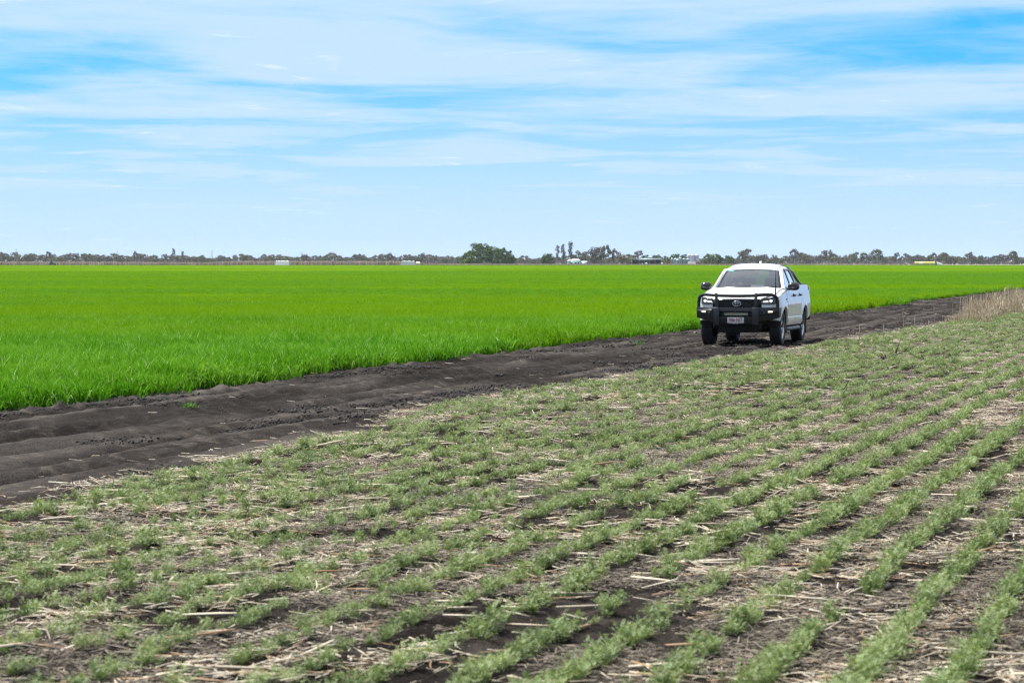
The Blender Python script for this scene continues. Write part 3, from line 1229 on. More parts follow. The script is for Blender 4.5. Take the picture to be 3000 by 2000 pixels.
def side_y(x, z):
    y = np.interp(z, [a for a, b in ZT], [b for a, b in ZT])
    if x > 0.05:
        q = min(1.0, (x - 0.05) / 0.70)
        y *= 1 - 0.28 * q ** 3.4
    if x < -3.9:
        q = (-3.9 - x) / 0.45
        y *= 1 - 0.05 * q ** 2
    for xw in (0.0, -WB):
        r = math.hypot(x - xw, z - ZW)
        if z < 1.02:
            y += 0.030 * math.exp(-((r - 0.49) / 0.09) ** 2)
    return y


def top_z(x):
    return float(np.interp(x, [-4.36, -2.62, -2.60, -0.70, -0.55, 0.10, 0.50, 0.68, 0.745], [1.33, 1.33, 1.27, 1.27, 1.262, 1.20, 1.13, 1.085, 1.03]))


def bottom_z(x):
    return float(np.interp(x, [-4.36, -3.6, -2.6, -0.5, 0.4, 0.85], [0.62, 0.55, 0.44, 0.44, 0.55, 0.62]))


xs = list(np.linspace(-4.34, -2.64, 25)) + list(np.linspace(-2.58, 0.60, 50)) + [0.64, 0.68, 0.71, 0.73, 0.745]
rings = []
for x in xs:
    zt, zb = top_z(x), bottom_z(x)
    if x > -0.7:                  # bonnet: full width top with a crown
        sh = zt - 0.07
        zz = list(np.linspace(zb, sh, 13))
        side = [(side_y(x, z), z) for z in zz]
        ye = side[-1][0]
        tp = [(ye - 0.012, sh + 0.03), (ye - 0.05, zt - 0.012), (ye - 0.12, zt), (ye * 0.6, zt + 0.018), (ye * 0.3, zt + 0.028), (0.0, zt + 0.03)]
    elif x > -2.61:               # under the cabin
        zz = list(np.linspace(zb, zt, 13))
        side = [(side_y(x, z), z) for z in zz]
        ye = side[-1][0]
        tp = [(ye - 0.008, zt + 0.004), (ye - 0.04, zt + 0.005), (ye - 0.12, zt + 0.005), (ye * 0.6, zt + 0.005), (ye * 0.3, zt + 0.005), (0.0, zt + 0.005)]
    else:                         # tray: straight side wall, sunk floor under the cover
        zz = list(np.linspace(zb, zt - 0.02, 13))
        side = [(side_y(x, min(z, 1.05)) - 0.07 * max(0, (z - 1.05) / 0.3) ** 1.5, z) for z in zz]
        ye = side[-1][0]
        tp = [(ye - 0.012, zt), (ye - 0.05, zt), (ye - 0.07, zt - 0.05), (ye * 0.6, zt - 0.055), (ye * 0.3, zt - 0.055), (0.0, zt - 0.055)]
    bot = [(0.0, zb), (side[0][0] * 0.5, zb), (side[0][0] - 0.05, zb - 0.0)]
    half = bot + side + tp
    ring = [(x, y, z) for (y, z) in half] + [(x, -y, z) for (y, z) in half[-2:0:-1]]
    rings.append(ring)
bm = bmesh.new()
vr = [[bm.verts.new(p) for p in r_] for r_ in rings]
k = len(vr[0])
for i in range(len(vr) - 1):
    for j in range(k):
        bm.faces.new([vr[i][j], vr[i][(j + 1) % k], vr[i + 1][(j + 1) % k], vr[i + 1][j]])
bm.faces.new(vr[0][::-1])
bm.faces.new(vr[-1])
bmesh.ops.recalc_face_normals(bm, faces=bm.faces)
me = bpy.data.meshes.new('body')
bm.to_mesh(me)
bm.free()
me.materials.append(M_PAINT)
body = mesh_obj('body', me)
cut = Geo()
for xw in (0.0, -WB):
    g_lathe(cut, [(0.0001, -1.2), (0.455, -1.2), (0.455, 1.2), (0.0001, 1.2)], 40, 'y', (xw, 0, ZW + 0.02))
cme = np_mesh('arch_cutter', cut.verts(), cut.faces())
cutter = bpy.data.objects.new('arch_cutter', cme)
COL.objects.link(cutter)
# keep a core so that the arches are only pockets in the sides
md = body.modifiers.new('arches', 'BOOLEAN')
md.operation = 'DIFFERENCE'
md.object = cutter
md.solver = 'EXACT'
dg = bpy.context.evaluated_depsgraph_get()
bme = bpy.data.meshes.new_from_object(body.evaluated_get(dg))
bpy.data.objects.remove(body)
bpy.data.objects.remove(cutter)
if len(bme.materials) == 0:
    bme.materials.append(M_PAINT)
bme.polygons.foreach_set('material_index', np.zeros(len(bme.polygons), np.int32))
bme.polygons.foreach_set('use_smooth', np.ones(len(bme.polygons), bool))
bme.set_sharp_from_angle(angle=R(28))
body = mesh_obj('body', bme, truck)

# chassis, axles, sump guard, arch liners
G = Geo()
g_box(G, (-4.1, -0.50, 0.42), (0.60, -0.38, 0.56))
g_box(G, (-4.1, 0.38, 0.42), (0.60, 0.50, 0.56))
g_box(G, (-0.35, -0.45, 0.30), (0.70, 0.45, 0.60))
g_box(G, (-2.2, -0.30, 0.34), (-0.35, 0.30, 0.55))
g_tube(G, [(-WB, -0.7, ZW), (-WB, 0.7, ZW)], 0.055)
g_lathe(G, [(0.001, -0.13), (0.13, -0.09), (0.15, 0), (0.13, 0.09), (0.001, 0.13)], 14, 'y', (-WB, 0.06, ZW - 0.02))
g_tube(G, [(0, -0.7, ZW - 0.05), (0.03, -0.25, 0.34), (0.03, 0.25, 0.34), (0, 0.7, ZW - 0.05)], 0.045)
part('chassis', G, M_DARK, truck)
for xw in (0.0, -WB):
    for s in (-1, 1):
        G = Geo()
        a0 = []
        for q in np.linspace(0.12, math.pi - 0.12, 16):
            c_, d_ = xw + 0.452 * math.cos(q), ZW + 0.02 + 0.452 * math.sin(q)
            a0.append([(c_, s * 0.02, d_), (c_, s * 0.90, d_)])
        g_grid(G, a0)
        part('wheel_arch_liner', G, M_DARK, truck)

# bonnet panel, lifted a few millimetres off the wings
def bon_z(x):
    return float(np.interp(x, [-0.52, 0.10, 0.50, 0.72, 0.80, 0.845, 0.865], [1.262, 1.205, 1.140, 1.092, 1.068, 1.045, 1.020]))


P = []
for x in list(np.linspace(-0.52, 0.72, 16)) + [0.77, 0.81, 0.845, 0.865]:
    ye = min(side_y(min(x, 0.7), top_z(min(x, 0.7)) - 0.07) - 0.075, 0.80 - 0.28 * max(0.0, (x - 0.35) / 0.515) ** 2.2)
    row = []
    for q in np.linspace(-1, 1, 15):
        y = ye * q
        z = bon_z(x) + 0.016 + 0.02 * (1 - q * q) + 0.018 * math.exp(-((abs(q) - 0.55) / 0.16) ** 2) * min(1, max(0, (0.8 - x) / 1.0))
        row.append((x - 0.03 * q * q * max(0, x), y, z))
    P.append(row)
G = g_grid(Geo(), P, flip=True, thick=(0, 0, -0.02))
part('bonnet', G, M_PAINT, truck, smooth=40)

# doors: skins 5 mm proud of the side, with handles
def door(x0, x1, zlo, xcut=None):
    for s in (-1, 1):
        P = []
        for x in np.linspace(x0, x1, 12):
            row = []
            for z in np.linspace(zlo, 1.265, 12):
                xx = x
                if xcut is not None:          # rear door is cut back by the wheel arch
                    r = math.hypot(x + WB, z - ZW)
                    xx = max(x, -WB + math.sqrt(max(0.0, 0.52 ** 2 - (z - ZW) ** 2))) if z < ZW + 0.50 else x
                row.append((xx, s * (side_y(xx, z) + 0.006 - 0.02 * math.exp(-((z - 0.72) / 0.10) ** 2) + 0.012 * math.exp(-((z - 0.56) / 0.07) ** 2)), z))
            P.append(row)
        G = g_grid(Geo(), P, flip=(s < 0), thick=(0, -s * 0.03, 0))
        d = part('door', G, M_PAINT, truck, smooth=35)
        xh = x0 + 0.13
        yh = side_y(xh, 1.10)
        H = Geo()
        g_tube(H, [(xh - 0.10, s * (yh - 0.005), 1.105), (xh - 0.085, s * (yh + 0.035), 1.105), (xh, s * (yh + 0.045), 1.107), (xh + 0.085, s * (yh + 0.035), 1.105), (xh + 0.10, s * (yh - 0.005), 1.105)], 0.022, 8)
        g_lathe(H, [(0.001, 0.012), (0.05, 0.008), (0.055, -0.01)], 16, 'y', (xh, s * (yh + 0.0), 1.10))
        part('handle', H, M_BLACK, d, smooth=40)


door(-1.66, -0.56, 0.50)
door(-2.60, -1.675, 0.50, xcut=True)

# cabin: side frames with window openings, roof, glass
def cab_y(z):
    return 0.832 - (z - 1.27) * 0.37


SIDE_OUT = [(-0.52, 1.255), (-0.70, 1.30), (-1.06, 1.565), (-1.28, 1.692), (-1.46, 1.715), (-2.30, 1.712), (-2.48, 1.685), (-2.60, 1.50), (-2.66, 1.255)]
WIN_F = rounded([(-0.86, 1.295), (-1.20, 1.575), (-1.38, 1.655), (-1.66, 1.682), (-1.70, 1.295)], 0.04)
WIN_R = rounded([(-1.78, 1.295), (-1.75, 1.684), (-2.20, 1.680), (-2.35, 1.62), (-2.46, 1.40), (-2.46, 1.295)], 0.05)
for s in (-1, 1):
    G = g_frame(Geo(), SIDE_OUT, [WIN_F, WIN_R], lambda a, b: (a, s * cab_y(b), b), lambda a, b: (a + 0.0, s * (cab_y(b) - 0.045), b))
    part('cab_side', G, M_PAINT, truck)
    # dark surrounds and glass
    for wn in (WIN_F, WIN_R):
        c = np.mean(wn, axis=0)
        inner = [tuple(c + (np.array(p) - c) * 0.93) for p in wn]
        G = g_frame(Geo(), wn, [inner], lambda a, b: (a, s * (cab_y(b) - 0.006), b), lambda a, b: (a, s * (cab_y(b) - 0.03), b))
        fr = part('window', G, M_GLOSSB, truck)
        bm = bmesh.new()
        bm.faces.new([bm.verts.new((p[0], s * (cab_y(p[1]) - 0.018), p[1])) for p in wn])
        bmesh.ops.triangulate(bm, faces=bm.faces)
        G = Geo()
        from_bm(G, bm)
        part('pane', G, M_TINT, fr)
P = []
for q in np.linspace(0, 1, 18):
    x = -1.27 - q * 1.27
    zt = 1.705 + 0.125 * math.sin(math.pi * 0.5 * min(1, q / 0.42)) - 0.035 * max(0, (q - 0.55) / 0.45) ** 2
    row = []
    for r_ in np.linspace(-1, 1, 25):
        ar = abs(r_)
        y = (0.675 if q > 0.12 else 0.635 + 0.04 * q / 0.12) * math.copysign(math.sin(ar * math.pi / 2) ** 0.8 if False else ar ** 0.9, r_)
        drop = (0.03 + 0.085 * min(1, q / 0.25)) * ar ** 5.0 + 0.014 * ar ** 2 - 0.0
        row.append((x + 0.045 * (1 - r_ * r_) * (1 - q), y, zt - drop))
    P.append(row)
G = g_grid(Geo(), P, flip=False, thick=(0, 0, -0.022))
roof = part('roof', G, M_PAINT, truck, smooth=45)
for s in (-1, 1):
    jj = 12 + s * 10
    G = g_tube(Geo(), [(P[i][jj][0], P[i][jj][1], P[i][jj][2] + 0.002) for i in range(1, 18)], 0.005, 6)
    part('roof_ditch_strip', G, M_BLACK, roof)
G = g_prism(Geo(), [(-2.44, 1.80), (-2.22, 1.815), (-2.30, 1.84), (-2.37, 1.885), (-2.41, 1.89), (-2.44, 1.87)], 'y', -0.022, 0.022)
part('antenna_fin', G, M_PAINT, roof, bevel=0.006)

# windscreen with dark band
def ws(a, b):
    """a: -1..1 across, b: 0..1 up"""
    y = a * (0.745 * (1 - b) + 0.600 * b)
    x = (-0.58 - 0.16 * abs(a) ** 2.2) * (1 - b) + (-1.255 - 0.07 * abs(a) ** 2.2) * b + 0.02 * math.sin(math.pi * b)
    z = 1.262 * (1 - b) + 1.700 * b + 0.022 * math.sin(math.pi * b) - 0.012 * abs(a) ** 2 * b
    return (x, y, z)


P = [[ws(a, b) for a in np.linspace(-1, 1, 17)] for b in np.linspace(0, 1, 9)]
G = g_grid(Geo(), P, flip=False)
wsc = part('windscreen', G, M_GLASS, truck, smooth=60)
G = Geo()
fl = lambda p: (p[0] + 0.004, p[1], p[2] + 0.004)
g_grid(G, [[fl(ws(a, b)) for a in np.linspace(-1, 1, 17)] for b in (0.0, 0.075)], flip=True)
g_grid(G, [[fl(ws(a, b)) for a in np.linspace(-0.94, 0.94, 17)] for b in (0.955, 1.0)], flip=True)
for s in (-1, 1):
    g_grid(G, [[fl(ws(s * a, b)) for a in (0.935, 1.0)] for b in np.linspace(0.075, 1.0, 9)], flip=(s > 0))
part('ceramic_band', G, M_GLOSSB, wsc)
G = g_grid(Geo(), [[(p[0] - 0.02, p[1], p[2] - 0.012) for p in (ws(a, b) for a in np.linspace(-0.09, 0.09, 4))] for b in (0.79, 0.97)], flip=True, thick=(-0.06, 0, -0.02))
cam_h = part('camera_housing', G, M_BLACK, wsc)
G = g_grid(Geo(), [[(p[0] + 0.003, p[1], p[2] + 0.004) for p in (ws(a, b) for a in (-0.87, -0.70))] for b in (0.875, 0.925)], flip=True)
part('sticker', G, M_STICK, wsc)
for y0, y1 in ((-0.62, 0.05), (0.08, 0.66)):
    G = Geo()
    q0 = ws(y0 / 0.745, 0.02)
    q1 = ws(y1 / 0.745, 0.06)
    g_tube(G, [(q0[0] + 0.03, q0[1], q0[2] + 0.02), ((q0[0] + q1[0]) / 2 + 0.025, (q0[1] + q1[1]) / 2, (q0[2] + q1[2]) / 2 + 0.03), (q1[0] + 0.02, q1[1], q1[2] + 0.02)], 0.010, 6)
    part('wiper', G, M_BLACK, wsc)
G = g_grid(Geo(), [[(-0.46 - 0.16 * a * a, a * 0.74, 1.246), (-0.60 - 0.16 * a * a, a * 0.74, 1.252)] for a in np.linspace(-1, 1, 15)], flip=False, thick=(0, 0, -0.03))
part('cowl', G, M_BLACK, truck)
# A pillars between windscreen and door frame
for s in (-1, 1):
    P = []
    for b in np.linspace(0, 1, 9):
        p = np.array(ws(s * 1.0, b))
        xq = np.interp(p[2], [1.255, 1.30, 1.565, 1.692, 1.715], [-0.52, -0.70, -1.06, -1.28, -1.46])
        o_ = np.array((xq - 0.02, s * (cab_y(p[2]) + 0.002), p[2]))
        mid = (p + o_) / 2 + np.array((0.02, s * 0.012, 0.008))
        P.append([p + np.array((0.004, 0, 0.002)), mid, o_])
    part('windscreen_pillar', g_grid(Geo(), P, flip=(s > 0), thick=(-0.05, 0, -0.02)), M_PAINT, truck, smooth=60)
# rear window wall
G = g_frame(Geo(), [(-0.80, 1.26), (0.80, 1.26), (0.625, 1.715), (-0.625, 1.715)], [rounded([(-0.66, 1.34), (0.66, 1.34), (0.56, 1.66), (-0.56, 1.66)], 0.05)],
            lambda a, b: (-2.66 + (b - 1.26) * 0.25, a, b), lambda a, b: (-2.63 + (b - 1.26) * 0.25, a, b))
rw = part('cab_rear', G, M_PAINT, truck)
bm = bmesh.new()
bm.faces.new([bm.verts.new((-2.645 + (b - 1.26) * 0.25, a, b)) for a, b in [(-0.68, 1.32), (0.68, 1.32), (0.58, 1.68), (-0.58, 1.68)]])
G = Geo()
from_bm(G, bm)
part('rear_pane', G, M_TINT, rw)

# cabin inside: lining, dash, seats, wheel, grab handles
G = g_box(Geo(), (-2.58, -0.80, 0.75), (-0.60, 0.80, 0.80))
part('cabin_floor', G, M_CABIN, truck)
G = Geo()
g_prism(G, [(-0.60, 1.14), (-0.62, 1.245), (-1.00, 1.225), (-1.12, 1.16), (-1.08, 0.95), (-0.60, 0.90)], 'y', -0.74, 0.74)
part('dashboard', G, M_CABIN, truck, bevel=0.02)
G = g_grid(Geo(), [[(x, y, 1.715 - 0.05 * abs(y) ** 2 + 0.03 * math.sin(math.pi * min(1, (-1.38 - x) / 1.1))) for y in np.linspace(-0.60, 0.60, 7)] for x in np.linspace(-1.40, -2.46, 7)])
part('headlining', G, M_CABINL, truck)
for (xs_, ys_) in ((-1.75, -0.38), (-1.75, 0.38), (-2.46, -0.38), (-2.46, 0.38)):
    G = Geo()
    P = []
    for q in np.linspace(0, 1, 8):
        wq = 0.25 - 0.05 * q
        P.append([(xs_ - 0.10 - 0.16 * q + 0.02 * abs(a), ys_ + a * wq, 0.98 + q * 0.52) for a in np.linspace(-1, 1, 7)])
    g_grid(G, P, thick=(-0.10, 0, -0.02))
    g_box(G, (xs_ - 0.14, ys_ - 0.24, 0.86), (xs_ + 0.36, ys_ + 0.24, 1.0))
    st = part('seat', G, M_SEAT, truck, smooth=50)
    G = Geo()
    g_prism(G, rounded([(-0.13, 1.53), (0.13, 1.53), (0.115, 1.685), (-0.115, 1.685)], 0.05), 'x', xs_ - 0.36, xs_ - 0.27, lambda p: (p[0], p[1] + ys_, p[2]))
    part('headrest', G, M_SEAT, st)
G = Geo()
cw = np.array((-1.18, -0.38, 1.20))
ring = []
for j in range(25):
    a = 2 * math.pi * j / 24
    ring.append(cw + 0.185 * (math.cos(a) * np.array((0, 1, 0)) + math.sin(a) * np.array((0.40, 0, 0.917))))
g_tube(G, ring, 0.015, 8, caps=False)
for a in (R(0), R(180), R(270)):
    g_tube(G, [cw + np.array((0.02, 0, -0.008)), cw + 0.18 * (math.cos(a) * np.array((0, 1, 0)) + math.sin(a) * np.array((0.40, 0, 0.917)))], 0.014, 6)
g_lathe(G, [(0.001, 0.03), (0.05, 0.02), (0.06, -0.02)], 14, 'x', tuple(cw))
part('steering_wheel', G, M_GLOSSB, truck, smooth=50)
for s in (-1, 1):
    G = g_tube(Geo(), [(-0.98, s * 0.715, 1.40), (-0.99, s * 0.66, 1.41), (-1.05, s * 0.645, 1.47), (-1.12, s * 0.635, 1.53), (-1.16, s * 0.64, 1.56), (-1.18, s * 0.68, 1.57)], 0.018, 8)
    part('grab_handle', G, M_CABINL, truck, smooth=50)
G = Geo()
g_tube(G, [(-1.36, 0.0, 1.69), (-1.32, 0.0, 1.62)], 0.012, 6)
g_prism(G, rounded([(-0.12, 1.56), (0.12, 1.56), (0.12, 1.625), (-0.12, 1.625)], 0.02), 'x', -1.335, -1.31)
part('rear_view_mirror', G, M_BLACK, truck)

# side mirrors
for s in (-1, 1):
    G = Geo()
    P = []
    for q, sc in ((0, 0.70), (0.25, 0.95), (0.55, 1.0), (0.85, 0.9), (1.0, 0.55)):
        row = []
        for j in range(17):
            a = 2 * math.pi * j / 16
            ca, sa = math.cos(a), math.sin(a)
            row.append((-0.93 + 0.16 * q - 0.02, s * (1.015 + (abs(ca) ** 0.6) * math.copysign(0.130, ca) * sc - 0.02 * q), 1.325 + (abs(sa) ** 0.7) * math.copysign(0.093, sa) * sc - 0.015 * q))
        P.append(row)
    g_grid(G, P, flip=(s < 0))
    c0 = np.mean(P[-1][:-1], axis=0)
    G.add([tuple(c0)] + [P[-1][j] for j in range(16)], T=[[0, (j + 1) % 16 + 1, j + 1] if s > 0 else [0, j + 1, (j + 1) % 16 + 1] for j in range(16)])
    c0 = np.mean(P[0][:-1], axis=0)
    G.add([tuple(c0)] + [P[0][j] for j in range(16)], T=[[0, j + 1, (j + 1) % 16 + 1] for j in range(16)])
    mir = part('side_mirror', G, M_GLOSSB, truck, smooth=50)
    G = g_tube(Geo(), [(-0.86, s * 0.80, 1.275), (-0.86, s * 0.90, 1.25), (-0.87, s * 0.97, 1.262)], 0.024, 8)
    part('mirror_arm', G, M_BLACK, mir, smooth=50)
    G = g_tube(Geo(), [(-0.76, s * 1.10, 1.292), (-0.745, s * 1.03, 1.286), (-0.75, s * 0.95, 1.283)], 0.008, 6)
    part('indicator', G, M_REFL, mir)

# grille, headlamps, emblem
G = g_prism(Geo(), rounded([(-0.55, 0.84), (0.55, 0.84), (0.53, 1.01), (0.50, 1.035), (-0.50, 1.035), (-0.53, 1.01)], 0.02), 'x', 0.70, 0.845)
gri = part('grille', G, M_DARK, truck)
G = Geo()
hx, hz = 0.060, 0.046
for r_ in range(5):
    for c_ in range(-9, 10):
        cy0 = c_ * hx + (hx / 2 if r_ % 2 else 0)
        cz0 = 0.852 + r_ * hz * 0.9
        if abs(cy0) > 0.50:
            continue
        hexa = [(cy0 + 0.032 * math.cos(R(60 * j + 30)), cz0 + 0.026 * math.sin(R(60 * j + 30))) for j in range(6)]
        inn = [(cy0 + 0.026 * math.cos(R(60 * j + 30)), cz0 + 0.020 * math.sin(R(60 * j + 30))) for j in range(6)]
        V = [(0.862, a, b) for a, b in hexa] + [(0.862, a, b) for a, b in inn] + [(0.846, a, b) for a, b in inn]
        Q = [[j, (j + 1) % 6, 6 + (j + 1) % 6, 6 + j] for j in range(6)] + [[6 + j, 6 + (j + 1) % 6, 12 + (j + 1) % 6, 12 + j] for j in range(6)]
        G.add(V, Q=Q)
part('honeycomb', G, M_GLOSSB, gri)
G = Geo()
for (a, b) in ((1.030, 0.012), (0.842, 0.016)):
    g_tube(G, [(0.80, -0.56, a), (0.862, -0.46, a), (0.874, 0, a), (0.862, 0.46, a), (0.80, 0.56, a)], b, 8)
part('grille_surround', G, M_GLOSSB, gri, smooth=50)
G = Geo()
g_lathe(G, [(0.001, 0.880), (0.100, 0.878), (0.108, 0.862)], 28, 'x')
V = G.V[0]
V[:, 2] = V[:, 2] * 0.72 + 0.945
emb = part('emblem', G, M_GLOSSB, gri, smooth=50)
G = Geo()
for (ry, rz, oz, w_) in ((0.092, 0.062, 0.0, 0.0070), (0.030, 0.052, 0.008, 0.0050), (0.066, 0.022, 0.030, 0.0050)):
    ell = [(0.884, ry * math.cos(2 * math.pi * j / 32), 0.945 + oz + rz * math.sin(2 * math.pi * j / 32)) for j in range(33)]
    g_tube(G, ell, w_, 6, caps=False)
part('ellipse_mark', G, M_CHROME, emb, smooth=60)

for s in (-1, 1):
    def hl(a, b):
        """headlamp face: a 0 inner .. 1 outer, b 0 low .. 1 high"""
        y = 0.535 + 0.300 * a
        x = 0.855 - 0.035 * a - 0.20 * a ** 3
        zl = 0.945 - 0.018 * (1 - abs(2 * a - 1.1))
        zh = 1.030 + 0.068 * a - 0.01 * a ** 3
        return (x - 0.035 * b, s * y, zl + (zh - zl) * b)
    P = [[hl(a, b) for a in np.linspace(0, 1, 9)] for b in np.linspace(0, 1, 5)]
    G = g_grid(Geo(), [[(p[0] - 0.05, p[1], p[2]) for p in r_] for r_ in P], flip=(s > 0))
    # dark bowl of the lamp with its rim
    loop = [P[0][j] for j in range(9)] + [P[i][8] for i in range(1, 5)] + [P[4][j] for j in range(7, -1, -1)] + [P[i][0] for i in range(3, 0, -1)]
    L_ = len(loop)
    G.add([(p[0] + 0.004, p[1], p[2]) for p in loop] + [(p[0] - 0.052, p[1], p[2]) for p in loop], Q=[[j, (j + 1) % L_, (j + 1) % L_ + L_, j + L_] for j in range(L_)])
    lamp = part('headlight', G, M_REFL, truck)
    G = g_tube(Geo(), [(p[0] + 0.004, p[1], p[2]) for p in loop] + [(loop[0][0] + 0.004, loop[0][1], loop[0][2])], 0.009, 6, caps=False)
    part('lamp_rim', G, M_GLOSSB, lamp)
    G = g_grid(Geo(), P, flip=(s < 0))
    part('lens', G, M_LENS, lamp, smooth=60)
    c = np.array(hl(0.68, 0.52)) + np.array((-0.018, 0, 0))
    G = g_lathe(Geo(), [(0.001, 0.012), (0.020, 0.008), (0.029, 0.0)], 18, 'x', tuple(c))
    part('projector', G, M_LED, lamp)
    G = g_lathe(Geo(), [(0.029, 0.002), (0.040, 0.006), (0.044, -0.01)], 18, 'x', tuple(c))
    part('projector_ring', G, M_BLACK, lamp, smooth=60)
    G = g_tube(Geo(), [np.array(hl(0.14, 0.48)) + np.array((-0.02, 0, 0)), np.array(hl(0.50, 0.50)) + np.array((-0.02, 0, 0))], 0.006, 8)
    part('led_strip', G, M_LED, lamp)
    G = g_tube(Geo(), [np.array(hl(0.06, 0.86)) + np.array((-0.012, 0, 0)), np.array(hl(0.9, 0.90)) + np.array((-0.012, 0, 0))], 0.008, 6)
    part('running_light', G, M_BLACK, lamp)
    # the white bumper corner under the lamp
    P = [[(0.845 - 0.04 * a - 0.24 * a ** 3, s * (0.55 + 0.31 * a), 0.80 + 0.135 * b - 0.0 * a) for a in np.linspace(0, 1, 7)] for b in np.linspace(0, 1, 4)]
    part('bumper_corner', g_grid(Geo(), P, flip=(s > 0), thick=(-0.06, 0, 0)), M_PAINT, truck, smooth=50)

# bull bar
bar = None
G = Geo()
g_hex8(G, [(0.92, -0.40, 0.50), (1.00, -0.40, 0.49), (1.00, 0.40, 0.49), (0.92, 0.40, 0.50), (0.92, -0.40, 0.66), (1.03, -0.40, 0.655), (1.03, 0.40, 0.655), (0.92, 0.40, 0.66)])
g_hex8(G, [(0.90, -0.40, 0.775), (1.03, -0.40, 0.775), (1.03, 0.40, 0.775), (0.90, 0.40, 0.775), (0.88, -0.40, 0.858), (1.00, -0.40, 0.858), (1.00, 0.40, 0.858), (0.88, 0.40, 0.858)])
g_box(G, (0.86, -0.40, 0.60), (0.90, 0.40, 0.86))
bar = part('bull_bar', G, M_STEEL, truck, bevel=0.008)
for s in (-1, 1):
    # broad pillars either side of the channel
    G = g_hex8(Geo(), [(0.88, s * 0.36, 0.475), (1.035, s * 0.368, 0.475), (1.035, s * 0.490, 0.475), (0.88, s * 0.50, 0.475),
                       (0.88, s * 0.36, 0.865), (1.060, s * 0.368, 0.862), (1.050, s * 0.488, 0.862), (0.88, s * 0.50, 0.865)])
    part('pillar', G, M_STEEL2, bar, bevel=0.01)
    # upper flat posts that carry the hoop
    G = g_hex8(Geo(), [(0.96, s * 0.398, 0.86), (1.02, s * 0.398, 0.86), (1.02, s * 0.458, 0.86), (0.96, s * 0.458, 0.86),
                       (0.91, s * 0.420, 1.172), (1.00, s * 0.420, 1.178), (1.00, s * 0.476, 1.178), (0.91, s * 0.476, 1.172)])
    part('post', G, M_STEEL2, bar, bevel=0.006)
    # swept wing with its lamp recess
    G = g_hex8(Geo(), [(0.78, s * 0.48, 0.50), (0.99, s * 0.48, 0.53), (0.72, s * 0.925, 0.635), (0.55, s * 0.93, 0.64),
                       (0.78, s * 0.48, 0.862), (1.03, s * 0.48, 0.862), (0.77, s * 0.930, 0.862), (0.52, s * 0.955, 0.862)])
    wing = part('wing', G, M_STEEL, bar, bevel=0.01)
    def wf(a, b, d=0.006):
        """point on the wing face: a along it outwards, b height above 0.64"""
        x = (0.99 + 0.04 * (b + 0.11) / 0.332) * (1 - a) + (0.72 + 0.05 * b / 0.222) * a
        y = 0.48 + 0.447 * a
        z = 0.64 + b
        n_ = np.array((0.856, 0.516))
        return (x + n_[0] * d, s * (y + n_[1] * d), z)
    G = g_frame(Geo(), rounded([(0.10, 0.03), (0.10, 0.185), (0.93, 0.175), (0.93, 0.105)], 0.02), [rounded([(0.15, 0.055), (0.15, 0.165), (0.88, 0.155), (0.88, 0.112)], 0.02)],
                lambda a, b: wf(a, b, 0.014), lambda a, b: wf(a, b, 0.001))
    fp = part('lamp_panel', G, M_STEEL2, wing)
    ctr = np.array(wf(0.27, 0.11, 0.012))
    G = g_lathe(Geo(), [(0.001, 0.012), (0.014, 0.012), (0.020, 0.0)], 14, 'x', tuple(ctr))
    part('parking_sensor', G, M_REFL, fp)
    G = g_frame(Geo(), rounded([(0.45, 0.105), (0.45, 0.150), (0.82, 0.150), (0.82, 0.115)], 0.01), [], lambda a, b: wf(a, b, 0.014), lambda a, b: wf(a, b, 0.002))
    part('fog_lamp', G, M_REFL, fp)
    G = g_frame(Geo(), [(0.48, 0.112), (0.48, 0.142), (0.68, 0.142), (0.68, 0.115)], [], lambda a, b: wf(a, b, 0.018), lambda a, b: wf(a, b, 0.010))
    part('fog_led', G, M_LEDW, fp)
    # hanging recovery hook below
    G = g_tube(Geo(), [(0.80, s * 0.52, 0.50), (0.82, s * 0.52, 0.43), (0.85, s * 0.52, 0.41), (0.87, s * 0.52, 0.44)], 0.016, 8)
    part('recovery_hook', G, M_STEEL2, bar, smooth=60)
path = []
for s in (-1, 1):
    hp = [(0.70, 0.885, 0.85), (0.705, 0.885, 0.96), (0.713, 0.880, 1.03), (0.738, 0.855, 1.090), (0.785, 0.800, 1.128), (0.85, 0.70, 1.145), (0.93, 0.55, 1.140), (0.965, 0.42, 1.128), (0.975, 0.2, 1.122)]
    path.append([(x, s * y, z) for x, y, z in hp])
hoop = catmull(path[0] + [(0.976, 0, 1.120)] + path[1][::-1], 4)
part('hoop', g_tube(Geo(), hoop, 0.037, 12), M_STEEL, bar, smooth=60)
G = g_box(Geo(), (0.93, -0.30, 0.680), (0.985, 0.30, 0.755))
lb = part('light_bar', G, M_BLACK, bar, bevel=0.006)
G = Geo()
for j in range(18):
    for r_ in range(2):
        yy = -0.2465 + j * 0.029
        g_hex8(G, [(0.985, yy - 0.0125, 0.692 + r_ * 0.026), (0.990, yy - 0.0125, 0.692 + r_ * 0.026), (0.990, yy + 0.0125, 0.692 + r_ * 0.026), (0.985, yy + 0.0125, 0.692 + r_ * 0.026),
                   (0.985, yy - 0.0125, 0.715 + r_ * 0.026), (0.990, yy - 0.0125, 0.715 + r_ * 0.026), (0.990, yy + 0.0125, 0.715 + r_ * 0.026), (0.985, yy + 0.0125, 0.715 + r_ * 0.026)])
part('light_bar_cell', G, M_LBAR, lb)
G = g_box(Geo(), (1.036, -0.187, 0.520), (1.044, 0.187, 0.646))
pl = part('number_plate', G, M_PLATE, bar, bevel=0.003)
fr = (R(90), 0, R(90))
text_part('plate_number', '986·NI7', 0.128, M_MAROON, pl, (1.046, 0.0, 0.584), fr, 0.0012, sx=0.70, bold=0.0012)
G = g_box(Geo(), (1.036, -0.187, 0.495), (1.043, 0.187, 0.518))
